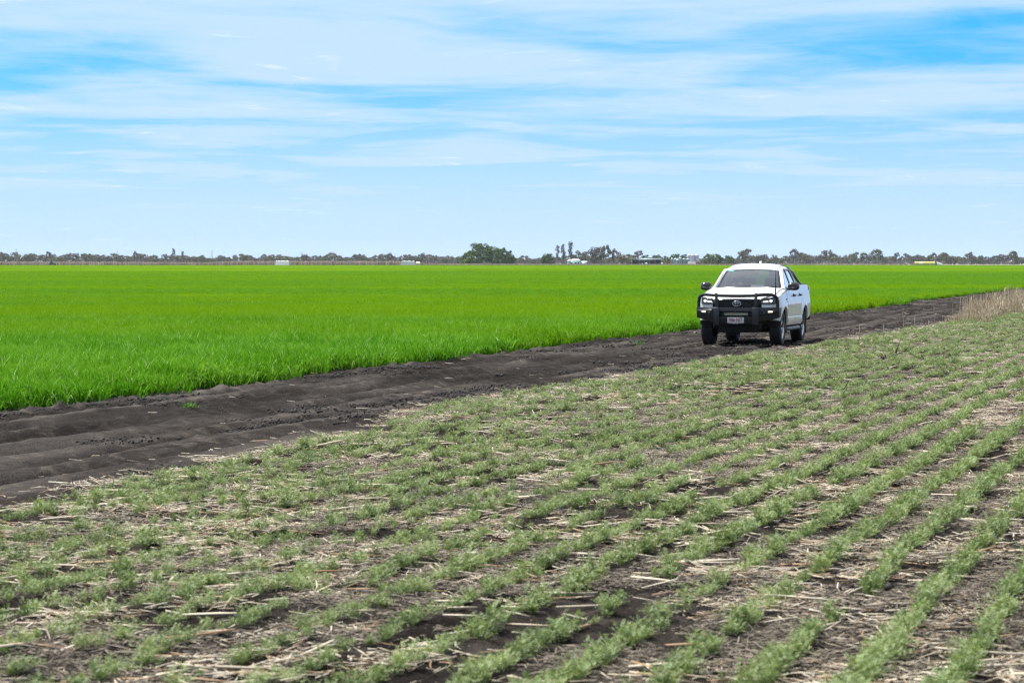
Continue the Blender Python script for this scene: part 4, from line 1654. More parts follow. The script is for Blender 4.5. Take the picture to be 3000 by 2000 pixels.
pf = part('plate_surround', G, M_BLACK, pl)
text_part('dealer_line', 'Black Toyota', 0.022, M_PLATE, pf, (1.0445, 0.0, 0.507), fr, 0.0006)

# whip aerial on the left of the bar
G = g_tube(Geo(), [(0.72, 0.84, 1.10), (0.72, 0.84, 1.20), (0.70, 0.84, 1.55), (0.66, 0.84, 1.86)], 0.01, 8, radii=[0.017, 0.015, 0.009, 0.006])
part('whip_aerial', G, M_BLACK, truck, smooth=60)

# side badges
for s in (-1, 1):
    for (a, b, c_, d) in ((-0.50, -0.36, 1.015, 1.04), (-0.50, -0.40, 0.965, 0.985)):
        yv = side_y(-0.45, 1.0)
        part('side_badge', g_box(Geo(), (a, s * yv - 0.004, c_), (b, s * yv + 0.008 * s, d)) if s > 0 else g_box(Geo(), (a, s * yv - 0.008, c_), (b, s * yv + 0.004, d)), M_BADGE, truck)

# wheels
TP = [(0.235, -0.105), (0.262, -0.120), (0.310, -0.132), (0.352, -0.130), (0.378, -0.118), (0.389, -0.100)]
for yc in (-0.066, -0.033, 0.0, 0.033, 0.066):
    TP += [(0.392, yc - 0.013 - (0.004 if abs(yc) > 0.05 else 0)), (0.392, yc + 0.011), (0.383, yc + 0.013), (0.383, yc + 0.0195)]
TP = TP[:-2] + [(0.389, 0.100), (0.378, 0.118), (0.352, 0.130), (0.310, 0.132), (0.262, 0.120), (0.235, 0.105)]


def wheel(xw, s):
    wh = empty('wheel')
    wh.parent = truck
    wh.location = (xw, s * 0.768, ZW)
    G = g_lathe(Geo(), TP, 56)
    # tread blocks across the shoulders
    for j in range(56):
        a = 2 * math.pi * j / 56
        for sy in (-1, 1):
            c, q = math.cos(a), math.sin(a)
            e = np.array((c, 0, q))
            tg = np.array((-q, 0, c))
            pts = []
            for rr in (0.379, 0.394):
                for (yy, tt) in ((0.084, -0.013), (0.118 if rr < 0.385 else 0.106, -0.013), (0.118 if rr < 0.385 else 0.106, 0.013), (0.084, 0.013)):
                    pts.append(e * rr + tg * tt + np.array((0, sy * yy, 0)))
            g_hex8(G, pts)
    part('tyre', G, M_RUBBER, wh, smooth=30)
    G = g_lathe(Geo(), [(0.240, s * 0.1085), (0.262, s * 0.1225), (0.310, s * 0.1345), (0.350, s * 0.1325)], 48)
    part('sidewall', G, M_WALL, wh, smooth=60)
    G = g_lathe(Geo(), [(0.236, -0.10), (0.225, -0.09), (0.21, 0.0), (0.222, s * 0.09), (0.238, s * 0.106), (0.232, s * 0.112), (0.214, s * 0.085), (0.205, 0.0), (0.205, -s * 0.05), (0.001, -s * 0.055)], 48)
    rim = part('rim', G, M_ALLOYD, wh, smooth=40)
    G = g_lathe(Geo(), [(0.216, s * 0.088), (0.232, s * 0.113), (0.240, s * 0.108)], 48)
    part('rim_lip', G, M_ALLOY, rim, smooth=50)
    for j in range(6):
        G = Geo()
        a0 = 2 * math.pi * j / 6 + 0.2
        for da in (-0.13, 0.13):
            e0 = np.array((math.cos(a0 + da * 0.6), 0, math.sin(a0 + da * 0.6)))
            e1 = np.array((math.cos(a0 + da * 1.35), 0, math.sin(a0 + da * 1.35)))
            t0 = np.array((-e0[2], 0, e0[0]))
            t1 = np.array((-e1[2], 0, e1[0]))
            Y = np.array((0, s, 0))
            g_hex8(G, [e0 * 0.05 - t0 * 0.012 + Y * 0.03, e1 * 0.222 - t1 * 0.017 + Y * 0.05, e1 * 0.222 + t1 * 0.017 + Y * 0.05, e0 * 0.05 + t0 * 0.012 + Y * 0.03,
                       e0 * 0.05 - t0 * 0.012 + Y * 0.072, e1 * 0.222 - t1 * 0.013 + Y * 0.098, e1 * 0.222 + t1 * 0.013 + Y * 0.098, e0 * 0.05 + t0 * 0.012 + Y * 0.072])
        part('spoke', G, M_ALLOY, rim)
    G = g_lathe(Geo(), [(0.062, s * 0.03), (0.060, s * 0.075), (0.036, s * 0.082), (0.001, s * 0.084)], 24)
    part('hub', G, M_ALLOYD, rim, smooth=40)
    return wh


for xw in (0.0, -WB):
    for s in (-1, 1):
        wheel(xw, s)

# side steps, mud flaps, tail lamps, rear bumper, tray cover, sports bar
for s in (-1, 1):
    G = Geo()
    g_tube(G, [(-0.52, s * 0.74, 0.40), (-0.58, s * 0.86, 0.365), (-0.75, s * 0.90, 0.36), (-1.55, s * 0.905, 0.36), (-2.30, s * 0.90, 0.36), (-2.46, s * 0.87, 0.365), (-2.54, s * 0.74, 0.40)], 0.045, 10)
    g_box(G, (-2.34, min(s * 0.70, s * 0.90), 0.365), (-0.70, max(s * 0.70, s * 0.90), 0.402))
    part('side_step', G, plain('step_grey_%d' % s, (0.11, 0.112, 0.118), 0.5, var=0.3), truck, smooth=50)
    for xw in (0.0, -WB):
        G = g_box(Geo(), (xw - 0.50, min(s * 0.64, s * 0.90), 0.20 if xw < -1 else 0.26), (xw - 0.482, max(s * 0.64, s * 0.90), 0.60))
        part('mud_flap', G, M_RUBBER, truck)
    G = g_box(Geo(), (-4.352, min(s * 0.74, s * 0.868), 0.98), (-4.20, max(s * 0.74, s * 0.868), 1.27))
    part('tail_lamp', G, M_TAIL, truck, bevel=0.015)
    G = Geo()
    g_tube(G, [(-2.64, s * 0.60, 1.70), (-2.85, s * 0.66, 1.64), (-3.38, s * 0.74, 1.40), (-3.50, s * 0.76, 1.35)], 0.032, 10)
    g_tube(G, [(-2.72, s * 0.70, 1.36), (-2.80, s * 0.655, 1.64)], 0.030, 10)
    part('sports_bar', G, M_GLOSSB, truck, smooth=60)
    G = g_box(Geo(), (-4.30, min(s * 0.745, s * 0.815), 1.331), (-2.70, max(s * 0.745, s * 0.815), 1.347))
    part('rail_cap', G, M_BLACK, truck, bevel=0.005)
part('sports_hoop', g_tube(Geo(), [(-2.80, -0.655, 1.64), (-2.80, -0.58, 1.72), (-2.80, 0.58, 1.72), (-2.80, 0.655, 1.64)], 0.032, 10), M_GLOSSB, truck, smooth=60)
G = g_grid(Geo(), [[(x, y, 1.342 + 0.012 * (1 - (y / 0.74) ** 2)) for y in np.linspace(-0.74, 0.74, 7)] for x in (-2.72, -3.3, -3.8, -4.28)], flip=True, thick=(0, 0, -0.02))
part('tray_cover', G, M_BLACK, truck)
G = g_box(Geo(), (-4.46, -0.88, 0.50), (-4.30, 0.88, 0.72))
part('rear_bumper', G, M_BLACK, truck, bevel=0.03)
G = g_box(Geo(), (-4.385, -0.70, 0.78), (-4.345, 0.70, 1.32))
part('tailgate', G, M_PAINT, truck, bevel=0.015)

# ------------------------------------------------------------------ the driver, seated behind the wheel on the right hand seat
def skin_mesh(name, verts, edges, radii, mat, parent=None, root=0, levels=2):
    me = bpy.data.meshes.new(name)
    me.from_pydata([tuple(v) for v in verts], edges, [])
    o = bpy.data.objects.new(name, me)
    COL.objects.link(o)
    sk = o.modifiers.new('skin', 'SKIN')
    sk.use_smooth_shade = True
    for i, r_ in enumerate(radii):
        me.skin_vertices[0].data[i].radius = (r_, r_) if not isinstance(r_, tuple) else r_
    me.skin_vertices[0].data[root].use_root = True
    sb = o.modifiers.new('sub', 'SUBSURF')
    sb.levels = levels
    sb.render_levels = levels
    dg = bpy.context.evaluated_depsgraph_get()
    m2 = bpy.data.meshes.new_from_object(o.evaluated_get(dg))
    bpy.data.objects.remove(o)
    m2.materials.clear()
    m2.materials.append(mat)
    m2.polygons.foreach_set('use_smooth', np.ones(len(m2.polygons), bool))
    m2.polygons.foreach_set('material_index', np.zeros(len(m2.polygons), np.int32))
    m2.update()
    return mesh_obj(name, m2, parent)


person = empty('person')
person.parent = None
person.matrix_world = truck.matrix_world
person.location = truck.location
person.rotation_euler = truck.rotation_euler
tag(person, 'driver in a blue shirt seated in the pickup, one hand on the steering wheel', 'person')
Y0 = -0.38
bv = [(-1.80, Y0, 1.04), (-1.84, Y0, 1.20), (-1.88, Y0, 1.36), (-1.88, Y0, 1.44), (-1.87, Y0, 1.50),       # pelvis .. neck
      (-1.87, Y0 + 0.17, 1.41), (-1.70, Y0 + 0.24, 1.20), (-1.42, Y0 + 0.17, 1.24), (-1.20, Y0 + 0.11, 1.335),   # left arm to the top of the wheel
      (-1.87, Y0 - 0.17, 1.41), (-1.72, Y0 - 0.24, 1.18), (-1.48, Y0 - 0.20, 1.18), (-1.25, Y0 - 0.17, 1.22),
      (-1.78, Y0 + 0.10, 1.02), (-1.35, Y0 + 0.12, 1.05), (-1.10, Y0 + 0.11, 0.86), (-1.78, Y0 - 0.10, 1.02), (-1.35, Y0 - 0.12, 1.05), (-1.10, Y0 - 0.11, 0.86)]
be = [(0, 1), (1, 2), (2, 3), (3, 4), (3, 5), (5, 6), (6, 7), (7, 8), (3, 9), (9, 10), (10, 11), (11, 12), (0, 13), (13, 14), (14, 15), (0, 16), (16, 17), (17, 18)]
br = [(0.16, 0.12), (0.15, 0.11), (0.17, 0.12), (0.10, 0.08), 0.055, 0.065, 0.05, 0.042, 0.030, 0.065, 0.05, 0.042, 0.030, 0.08, 0.07, 0.05, 0.08, 0.07, 0.05]
skin_mesh('body', bv, be, br, M_SHIRT, person)
hv = [(-1.87, Y0, 1.47), (-1.865, Y0, 1.54), (-1.855, Y0, 1.60), (-1.86, Y0, 1.66), (-1.76, Y0, 1.575)]
skin_mesh('head', hv, [(0, 1), (1, 2), (2, 3), (2, 4)], [0.05, 0.068, (0.085, 0.078), 0.07, 0.014], M_SKIN, person)
hv = [(-1.90, Y0, 1.62), (-1.885, Y0, 1.685), (-1.83, Y0, 1.695), (-1.93, Y0, 1.60)]
skin_mesh('hair', hv, [(0, 1), (1, 2), (0, 3)], [0.083, 0.078, 0.06, 0.05], M_HAIR, person)


def hand(wr, fwd, across, up):
    """palm with four fingers curled over the rim and a thumb"""
    wr, fwd, across, up = (np.array(a, float) for a in (wr, fwd, across, up))
    V, E, Rr = [wr, wr + fwd * 0.05], [(0, 1)], [(0.026, 0.018), (0.040, 0.018)]
    for i, (o_, L) in enumerate(((-0.033, 0.062), (-0.011, 0.075), (0.011, 0.078), (0.033, 0.066))):
        b = wr + fwd * 0.085 + across * o_ + up * 0.008
        c = b + fwd * L * 0.5 + up * 0.004
        d = c + fwd * L * 0.15 - up * L * 0.55
        k = len(V)
        V += [b, c, d]
        E += [(1, k), (k, k + 1), (k + 1, k + 2)]
        Rr += [0.0105, 0.0095, 0.008]
    k = len(V)
    V += [wr + fwd * 0.03 - across * 0.05, wr + fwd * 0.075 - across * 0.06 - up * 0.02]
    E += [(1, k), (k, k + 1)]
    Rr += [0.012, 0.0095]
    return skin_mesh('hand', V, E, Rr, M_SKIN, person, 0, 1)


hand((-1.205, Y0 + 0.105, 1.345), (0.93, 0.10, 0.36), (0.1, -0.99, 0.0), (-0.36, 0.0, 0.93))
hand((-1.25, Y0 - 0.175, 1.225), (0.8, 0.0, 0.6), (0.0, 1.0, 0.0), (-0.6, 0.0, 0.8))
# ------------------------------------------------------------------ dry stalks beside the track
def at(px, d, z=0.0):
    return ((px - 1500.0) / PXF * d, d, z)


def stub_patch(name, seed, n, size, h):
    r = random.Random(seed)
    G = Geo()
    for _ in range(n):
        x, y = r.gauss(0, size * 0.35), r.gauss(0, size * 0.35)
        L = h * r.uniform(0.45, 1.15)
        lx, ly = r.gauss(0, 0.10) * L, r.gauss(0, 0.10) * L
        g_tube(G, [(x, y, -0.02), (x + lx * 0.4, y + ly * 0.4, L * 0.5), (x + lx, y + ly, L)], 0.006, 4, caps=False, radii=[0.0085, 0.007, 0.004])
        if r.random() < 0.6:
            a = r.uniform(0, 6.28)
            z0 = L * r.uniform(0.15, 0.7)
            blade(G, (x, y, z0), a, L * r.uniform(0.3, 0.6), 0.018, r.uniform(0.2, 0.7), r.uniform(0.8, 2.2), r, 3)
    return proto(name, G.verts(), G.faces(), M_STUB)


stub_p = [stub_patch('stubble_%d' % i, 800 + i, 26, 0.4, 0.70) for i in range(4)]
k = 560
u = 85 + rng.random(k) ** 1.3 * 110
v = border(u) + rng.normal(0.35, 0.42, k)
keep = fbm(u * 0.55, v * 0.8, 571, 3) > 0.45
u, v = u[keep], v[keep]
k = len(u)
x, y = uv2xy(u, v)
scatter('dry_stubble', np.stack([x, y, height(u, v)], -1), np.stack([rng.normal(0, 0.05, k), rng.normal(0, 0.05, k), rng.uniform(0, 6.28, k)], -1),
        rng.uniform(0.35, 1.1, k) * (0.45 + 0.55 * sstep(u, 85, 100)) * (0.6 + 0.8 * fbm(u * 0.4, v * 0.4, 575, 2)), rng.integers(0, 4, k), stub_p, 'stand of dry tan stubble along the right edge of the dirt track')

M_STALKD = plain('weathered_stalk', (0.13, 0.085, 0.055), 0.85, var=0.4, scale=20)
M_STALKP = plain('bleached_stalk', (0.52, 0.45, 0.36), 0.7, var=0.25, scale=20)
M_STALKT = plain('tan_stalk', (0.40, 0.29, 0.18), 0.75, var=0.3, scale=20)
STALKS = [  # base px, base py, top px, top py, material, leaf bits, label
    (2517, 1029, 2519, 955, M_STALKT, 5, 'tall tan stalk with a leafy foot standing nearest behind the pickup'),
    (2592, 981, 2587, 946, M_STALKP, 1, 'short bleached stalk standing at the very edge of the bare soil'),
    (2649, 967, 2644, 915, M_STALKT, 1, 'straight brown tan stalk, first of a pair in front of the dark soil'),
    (2679, 961, 2681, 928, M_STALKP, 0, 'thin pale stalk, second of a pair in front of the dark soil'),
    (2739, 949, 2734, 880, M_STALKT, 2, 'tallest tan stalk standing just left of the dry stubble stand'),
    (2794, 937, 2788, 871, M_STALKT, 2, 'tall leaning stalk rising out of the near end of the stubble stand'),
    (2891, 937, 2899, 892, M_STALKP, 2, 'bleached stalk leaning right in front of the stubble stand'),
    (2935, 923, 2929, 892, M_STALKP, 0, 'short white stalk leaning left in front of the stubble stand'),
    (2624, 1051, 2637, 1003, M_STALKD, 6, 'dark split stalk with a torn sheath, leaning right among the green plants'),
    (2764, 1056, 2764, 1033, M_STALKD, 0, 'short thin black stalk standing alone among the green plants'),
    (2493, 1068, 2495, 1045, M_STALKT, 4, 'low curled tan stalk stump with bent leaves right of the pickup'),
    (2594, 1058, 2576, 1042, M_STALKD, 3, 'low dark broken stump leaning left among the green plants'),
    (2553, 1016, 2545, 1006, M_STALKT, 3, 'small bent stump beside the leafy tan stalk at the field edge'),
    (2478, 1150, 2476, 1136, M_STALKD, 2, 'small upright reddish stub in the middle of the sown field'),
    (1588, 1180, 1592, 1163, M_STALKT, 1, 'small pointed tan stub at the left stretch of the field edge'),
    (2718, 975, 2722, 940, M_STALKP, 5, 'fan of pale broken stalks left of the stubble stand'),
    (1770, 1160, 1760, 1136, M_STALKP, 5, 'pale splayed straw tuft at the field edge left of the pickup'),
    (1900, 1122, 1905, 1104, M_STALKP, 6, 'bleached fan of straw blades at the field edge beside the track'),
]
for (bx, by, tx_, ty_, mt, nb, lab) in STALKS:
    X0, D0 = px2ground(bx, by)
    uu_, vv_ = xy2uv(X0, D0)
    z0 = float(height(np.array([uu_]), np.array([vv_]))[0])
    H = (by - ty_) * D0 / PXF
    dx = (tx_ - bx) * D0 / PXF
    r_ = random.Random(int(bx))
    G = Geo()
    rad = max(0.008, 0.014 - 0.004 * H)
    g_tube(G, [(0, 0, -0.03), (dx * 0.35, 0.01, H * 0.35), (dx * 0.6, -0.01, H * 0.68), (dx, 0.0, H)], rad, 6, radii=[rad * 1.25, rad, rad * 0.9, rad * 0.5])
    o = part('standing_stalk', G, mt, None, smooth=60)
    o.location = (X0, D0, z0)
    tag(o, lab, 'stalk', 'dry stalks standing along the field edge')
    for j in range(nb):
        G = Geo()
        zb = H * r_.uniform(0.0, 0.3)
        blade(G, (0, 0, zb), r_.uniform(0, 6.28), r_.uniform(0.10, 0.22), 0.022, r_.uniform(0.3, 1.0), r_.uniform(0.2, 1.4), r_, 3)
        part('dry_leaf', G, mt, o)

M_WEED = leaf_mat('weed_leaf', (0.05, 0.16, 0.015), (0.12, 0.28, 0.03), 0.5, 0.3)
for (px, py, w_, h_, lab) in ((1872, 1010, 0.35, 0.26, 'small green grass tuft growing on the bare track left of the pickup'),
                              (560, 1206, 0.28, 0.10, 'thin flat grass tuft sprouting on the left stretch of the track'),
                              (1475, 1036, 0.30, 0.08, 'low green sprig creeping out of the crop edge on to the track')):
    X0, D0 = px2ground(px, py)
    uu_, vv_ = xy2uv(X0, D0)
    G = Geo()
    r_ = random.Random(px)
    for _ in range(46):
        blade(G, (r_.gauss(0, w_ * 0.18), r_.gauss(0, w_ * 0.18), 0), r_.uniform(0, 6.28), h_ * r_.uniform(0.6, 1.2), 0.008, r_.uniform(0.1, 0.8), r_.uniform(0.3, 1.6), r_)
    o = part('grass_tuft', G, M_WEED)
    o.location = (X0, D0, float(height(np.array([uu_]), np.array([vv_]))[0]))
    tag(o, lab, 'grass tuft', 'grass tufts on the track')

# ------------------------------------------------------------------ far side of the paddock
M_FARSTRAW = straw_mat('far_dry_stalks', (0.46, 0.36, 0.28), (0.60, 0.50, 0.42), (0.36, 0.27, 0.20))
G = Geo()
for row in range(7):
    d = 1700.0 + row * 14
    pxs = np.arange(-120, 2740, 4.0)
    pxs = pxs + rng.uniform(-1.5, 1.5, len(pxs))
    base_h = np.interp(pxs, [-100, 300, 600, 700, 1150, 1250, 1700, 2100, 2450, 2740], [2.2, 2.0, 1.8, 2.5, 2.5, 1.3, 0.9, 0.9, 1.0, 0.8])
    hh = base_h * (0.8 + 0.4 * rng.random(len(pxs)))
    X = (pxs - 1500) / PXF * d
    Y = d + rng.uniform(-3, 3, len(pxs))
    for i in range(len(pxs) - 1):
        wv = (X[i + 1] - X[i]) * 0.62
        G.add([(X[i] - wv, Y[i], -0.1), (X[i] + wv, Y[i] + 1.5, -0.1), (X[i] + wv * 0.8, Y[i] + 1.2, hh[i] * 0.93), (X[i] + wv * 0.1, Y[i], hh[i]), (X[i] - wv * 0.8, Y[i] - 0.5, hh[i] * 0.9),
               (X[i], Y[i] + 3.0, -0.1), (X[i], Y[i] + 3.0, hh[i] * 0.9)],
              Q=[[0, 1, 2, 4], [1, 5, 6, 2], [5, 0, 4, 6]], T=[[4, 2, 3], [2, 6, 3], [6, 4, 3]])
o = part('dry_stalk_field', G, M_FARSTRAW)
tag(o, 'pale band of dry standing stalks along the far end of the green paddock', kind='stuff')

# --- trees
M_BARK = plain('pale_bark', (0.34, 0.31, 0.28), 0.8, var=0.4, scale=0.8)
M_BARKD = plain('dark_bark', (0.07, 0.055, 0.045), 0.9, var=0.3, scale=0.8)
M_GUM = leaf_mat('gum_leaf', (0.060, 0.050, 0.045), (0.130, 0.110, 0.098), 0.7, 0.15, pos_scale=0.5)
M_GUM2 = leaf_mat('olive_leaf', (0.060, 0.065, 0.030), (0.13, 0.125, 0.060), 0.7, 0.15, pos_scale=0.5)
M_FIG = leaf_mat('dark_green_leaf', (0.020, 0.052, 0.008), (0.125, 0.195, 0.036), 0.6, 0.15, pos_scale=0.45)


def tree_meshes(name, seed, clumps, leaf, n_leaf, flat, mat, bark, trunk_h=0.35, forks=5, tr=0.02):
    """unit-height tree. clumps: (x, y, z, radius). returns trunk mesh, crown mesh"""
    r = random.Random(seed)
    T = Geo()
    top = trunk_h
    g_tube(T, [(0, 0, -0.02), (r.gauss(0, 0.01), r.gauss(0, 0.01), top * 0.5), (r.gauss(0, 0.02), r.gauss(0, 0.02), top)], tr, 6, radii=[tr * 1.4, tr, tr * 0.8])
    for (cx_, cy_, cz_, cr_) in clumps[:forks]:
        g_tube(T, [(0, 0, top * 0.85), (cx_ * 0.45, cy_ * 0.45, top + (cz_ - top) * 0.5), (cx_, cy_, cz_)], tr, 5, radii=[tr * 0.75, tr * 0.5, tr * 0.2])
    C_ = Geo()
    nl = max(12, int(n_leaf / len(clumps)))
    for (cx_, cy_, cz_, cr_) in clumps:
        for _ in range(nl):
            while True:
                a = np.array([r.uniform(-1, 1) for _ in range(3)])
                q = np.linalg.norm(a)
                if 0.2 < q < 1:
                    break
            a = a / q * q ** 0.45
            c = np.array((cx_, cy_, cz_)) + a * cr_ * np.array((1, 1, flat))
            nrm = a + np.array([r.gauss(0, 0.5) for _ in range(3)]) + np.array((0, 0, 0.3))
            nrm /= np.linalg.norm(nrm) + 1e-6
            t1 = np.cross(nrm, (r.gauss(0, 1), r.gauss(0, 1), r.gauss(0, 1)))
            t1 /= np.linalg.norm(t1) + 1e-6
            t2 = np.cross(nrm, t1)
            s = leaf * r.uniform(0.6, 1.3)
            C_.add([c - t1 * s, c - t2 * s * 0.55, c + t1 * s, c + t2 * s * 0.55], Q=[[0, 1, 2, 3]])
    tm = np_mesh(name + '_trunk', T.verts(), T.faces(), True, [bark])
    cm = np_mesh(name + '_crown', C_.verts(), C_.faces(), False, [mat])
    return tm, cm


def gum_clumps(seed, spread, n, lo, hi, rad, top_heavy=0.5):
    r = random.Random(seed)
    out_ = []
    for k in range(n):
        q = k / (n - 1)
        z = lo + (hi - lo) * (q ** top_heavy)
        w_ = spread * (0.45 + 0.9 * math.sin(math.pi * min(1, 0.15 + 0.8 * q)))
        a = r.uniform(0, 6.28)
        d = w_ * r.uniform(0.3, 1.0)
        out_.append((math.cos(a) * d, math.sin(a) * d, z, rad * r.uniform(0.7, 1.25)))
    return out_


GUMS = [tree_meshes('gum_%d' % i, 900 + i, gum_clumps(900 + i, 0.26 + 0.05 * (i % 3), 13 + i % 4, 0.42, 0.93, 0.125, 0.7), 0.044, 760, 0.8,
                    M_GUM if i % 3 else M_GUM2, M_BARK, 0.45, 7, 0.018) for i in range(7)]
BUSHY = [tree_meshes('bushy_%d' % i, 930 + i, gum_clumps(930 + i, 0.42, 22, 0.22, 0.86, 0.18, 0.8), 0.046, 1100, 0.85,
                     M_GUM2 if i != 1 else M_GUM, M_BARKD, 0.25, 8, 0.022) for i in range(4)]
SLIM = [tree_meshes('slim_%d' % i, 950 + i, gum_clumps(950 + i, 0.10, 16, 0.30, 0.95, 0.066, 0.9), 0.024, 800, 1.1, M_GUM, M_BARK, 0.85, 4, 0.011) for i in range(3)]
FIGS = []
for i in range(4):
    r_ = random.Random(970 + i)
    cl = []
    for k in range(46):
        a = r_.uniform(0, 6.28)
        ph = math.asin(r_.uniform(0.0, 0.97))
        rr = 0.47 * r_.uniform(0.75, 1.0)
        cl.append((math.cos(a) * math.cos(ph) * rr * 0.95, math.sin(a) * math.cos(ph) * rr * 0.95, 0.14 + 0.76 * math.sin(ph) * rr / 0.47, 0.105 * r_.uniform(0.5, 1.55)))
    cl.append((0, 0, 0.45, 0.34))
    FIGS.append(tree_meshes('fig_%d' % i, 980 + i, cl, 0.042, 3600, 0.85, M_FIG, M_BARKD, 0.25, 8, 0.03))


def tree(name, meshes, px, d, top_y, width_px, label, group=None, cat='tree'):
    H = CAM_H + (HOR - top_y) / PXF * d
    cm = meshes[1]
    ex = getattr(tree, 'ext', {})
    if cm.name not in ex:
        co = np.zeros(len(cm.vertices) * 3, np.float32)
        cm.vertices.foreach_get('co', co)
        co = co.reshape(-1, 3)
        ex[cm.name] = (float(co[:, 0].max() - co[:, 0].min()), float(co[:, 2].max()))
        tree.ext = ex
    w0, h0 = ex[cm.name]
    sz = H / h0
    sx = (width_px / PXF * d) / w0 if width_px else sz
    e = empty(name, at(px, d), random.choice((0, 0, 3.14159)) if width_px else random.uniform(0, 6.28))
    e.scale = (sx, sx, sz)
    tag(e, label, cat, group)
    mesh_obj('trunk', meshes[0], e)
    mesh_obj('crown', cm, e)
    return e


gp = 'dense green trees in a clump beyond the paddock'
for k, (px, ty_, w_, dd_, lab) in enumerate(((1371, 735, 52, 1765, 'low leftmost tree of the dark green clump in mid horizon'),
                                             (1408, 711, 88, 1775, 'tallest rounded tree of the dark green clump in mid horizon'),
                                             (1445, 720, 62, 1790, 'second tallest middle tree of the dark green clump in mid horizon'),
                                             (1470, 724, 60, 1768, 'rounded tree right of the middle in the dark green clump'),
                                             (1492, 733, 40, 1772, 'lowest rightmost tree of the dark green clump in mid horizon'))):
    tree('broad_tree', FIGS[k % 4], px, dd_, ty_, w_, lab, gp)
gp = 'trees around the farmstead'
FARM = [
    ('green_tree', FIGS[1], 1604, 1840, 742, 44, 'round mid green tree just left of the slender gum trees'),
    ('slender_gum', SLIM[0], 1634, 1860, 717, 17, 'leftmost of three slender tall gum trees beside the pale house'),
    ('slender_gum', SLIM[1], 1650, 1865, 714, 17, 'middle one of three slender tall gum trees beside the pale house'),
    ('slender_gum', SLIM[2], 1671, 1862, 705, 20, 'rightmost and tallest of three slender gum trees beside the pale house'),
    ('bushy_tree', BUSHY[0], 1702, 1960, 733, 50, 'olive brown bushy tree directly behind the pale house'),
    ('bushy_tree', BUSHY[1], 1742, 1980, 721, 64, 'largest brown crowned tree right of the pale house'),
    ('gum_tree', GUMS[0], 1776, 1970, 716, 34, 'tall airy gum tree with a rounded top right of the pale house'),
    ('gum_tree', GUMS[1], 1802, 1990, 728, 34, 'thin topped gum tree between pale house and open shed'),
    ('bushy_tree', BUSHY[2], 1822, 1975, 742, 54, 'low bushy olive tree left of the open shed'),
    ('bushy_tree', BUSHY[3], 1848, 2000, 752, 36, 'smallest bushy tree touching the left end of the open shed'),
    ('gum_tree', GUMS[2], 1872, 2300, 732, 42, 'hazy grey gum tree rising behind the left end of the shed'),
    ('green_tree', FIGS[2], 1893, 2010, 746, 44, 'dark green tree behind the shed roof, left'),
    ('green_tree', FIGS[3], 1925, 2010, 745, 46, 'dark green tree behind the shed roof, right'),
    ('green_tree', FIGS[0], 1950, 2020, 749, 34, 'low dark green tree behind the pole next to the shed'),
    ('green_tree', FIGS[1], 1978, 2010, 743, 42, 'dark green tree behind the small silos, left'),
    ('green_tree', FIGS[2], 2006, 2010, 744, 38, 'dark green tree behind the small silos, right'),
    ('green_tree', FIGS[3], 2078, 1990, 742, 52, 'broad dark green tree right of the tall silos'),
    ('green_tree', FIGS[0], 2102, 1985, 743, 40, 'dark green tree, second to the right of the tall silos'),
    ('green_tree', FIGS[1], 2135, 1990, 748, 36, 'lower dark green tree above the left edge of the pickup roof'),
    ('gum_tree', GUMS[3], 2188, 2150, 727, 42, 'tall gum tree with an uneven crown above the pickup roof'),
    ('bushy_tree', BUSHY[1], 2222, 2250, 745, 40, 'brown bushy tree above the middle of the pickup roof'),
    ('gum_tree', GUMS[4], 2328, 2300, 727, 34, 'tall gum tree just right of the pickup roof'),
    ('gum_tree', GUMS[5], 2420, 2350, 731, 50, 'broad topped gum tree well right of the pickup'),
    ('gum_tree', GUMS[6], 2568, 2400, 728, 46, 'tallest broad gum tree left of the yellow bale row'),
    ('gum_tree', GUMS[0], 2765, 2350, 738, 26, 'upright gum tree behind the torn white bale'),
    ('slender_gum', SLIM[1], 508, 2350, 727, 14, 'tall slender pale trunked gum tree in the left treeline'),
    ('slender_gum', SLIM[2], 535, 2400, 734, 12, 'shorter slender gum tree right of the tall one in the left treeline'),
    ('gum_tree', GUMS[1], 398, 2400, 734, 18, 'tufted gum tree standing proud left of the slender gums'),
    ('gum_tree', GUMS[2], 142, 2400, 735, 26, 'open crowned gum tree standing proud near the left edge'),
    ('bushy_tree', BUSHY[0], 84, 2350, 741, 40, 'dark bushy tree in the treeline near the left edge'),
    ('gum_tree', GUMS[3], 5, 2300, 736, 16, 'gum tree in the treeline at the left edge'),
    ('gum_tree', GUMS[4], 1143, 2400, 740, 28, 'rounded gum tree proud of the treeline left of the pale mound'),
    ('gum_tree', GUMS[5], 1238, 2400, 739, 18, 'thin gum tree behind the round bale, left of the green clump'),
    ('gum_tree', GUMS[6], 2968, 2350, 733, 34, 'tall spreading gum tree near the right edge'),
    ('gum_tree', GUMS[2], 2843, 2400, 736, 22, 'narrow tufted gum tree between yellow bales and right edge'),
]
for a in FARM:
    tree(a[0], a[1], a[2], a[3], a[4], a[5], a[6], gp if 1590 < a[2] < 2150 else 'gum trees standing proud of the far treeline')
# the even line of gums between and behind them
px = -60.0
line = []
while px < 3070:
    base = np.interp(px, [0, 300, 600, 1000, 1300, 1500, 1600, 2200, 2500, 3000], [744, 745, 747, 748, 748, 752, 752, 748, 744, 748])
    ty_ = base + random.gauss(1.5, 4.6)
    d = random.uniform(2350, 2900)
    if 1350 < px < 1500 or 1880 < px < 2120:
        px += random.uniform(12, 22)
        continue
    kind = random.random()
    ms = random.choice(GUMS) if kind < 0.68 else random.choice(BUSHY)
    tree('treeline_gum', ms, px, d, ty_, random.uniform(20, 40), 'grey green gum tree in the even stretch of the far treeline', 'even far treeline of gum trees')
    px += random.uniform(8, 15)

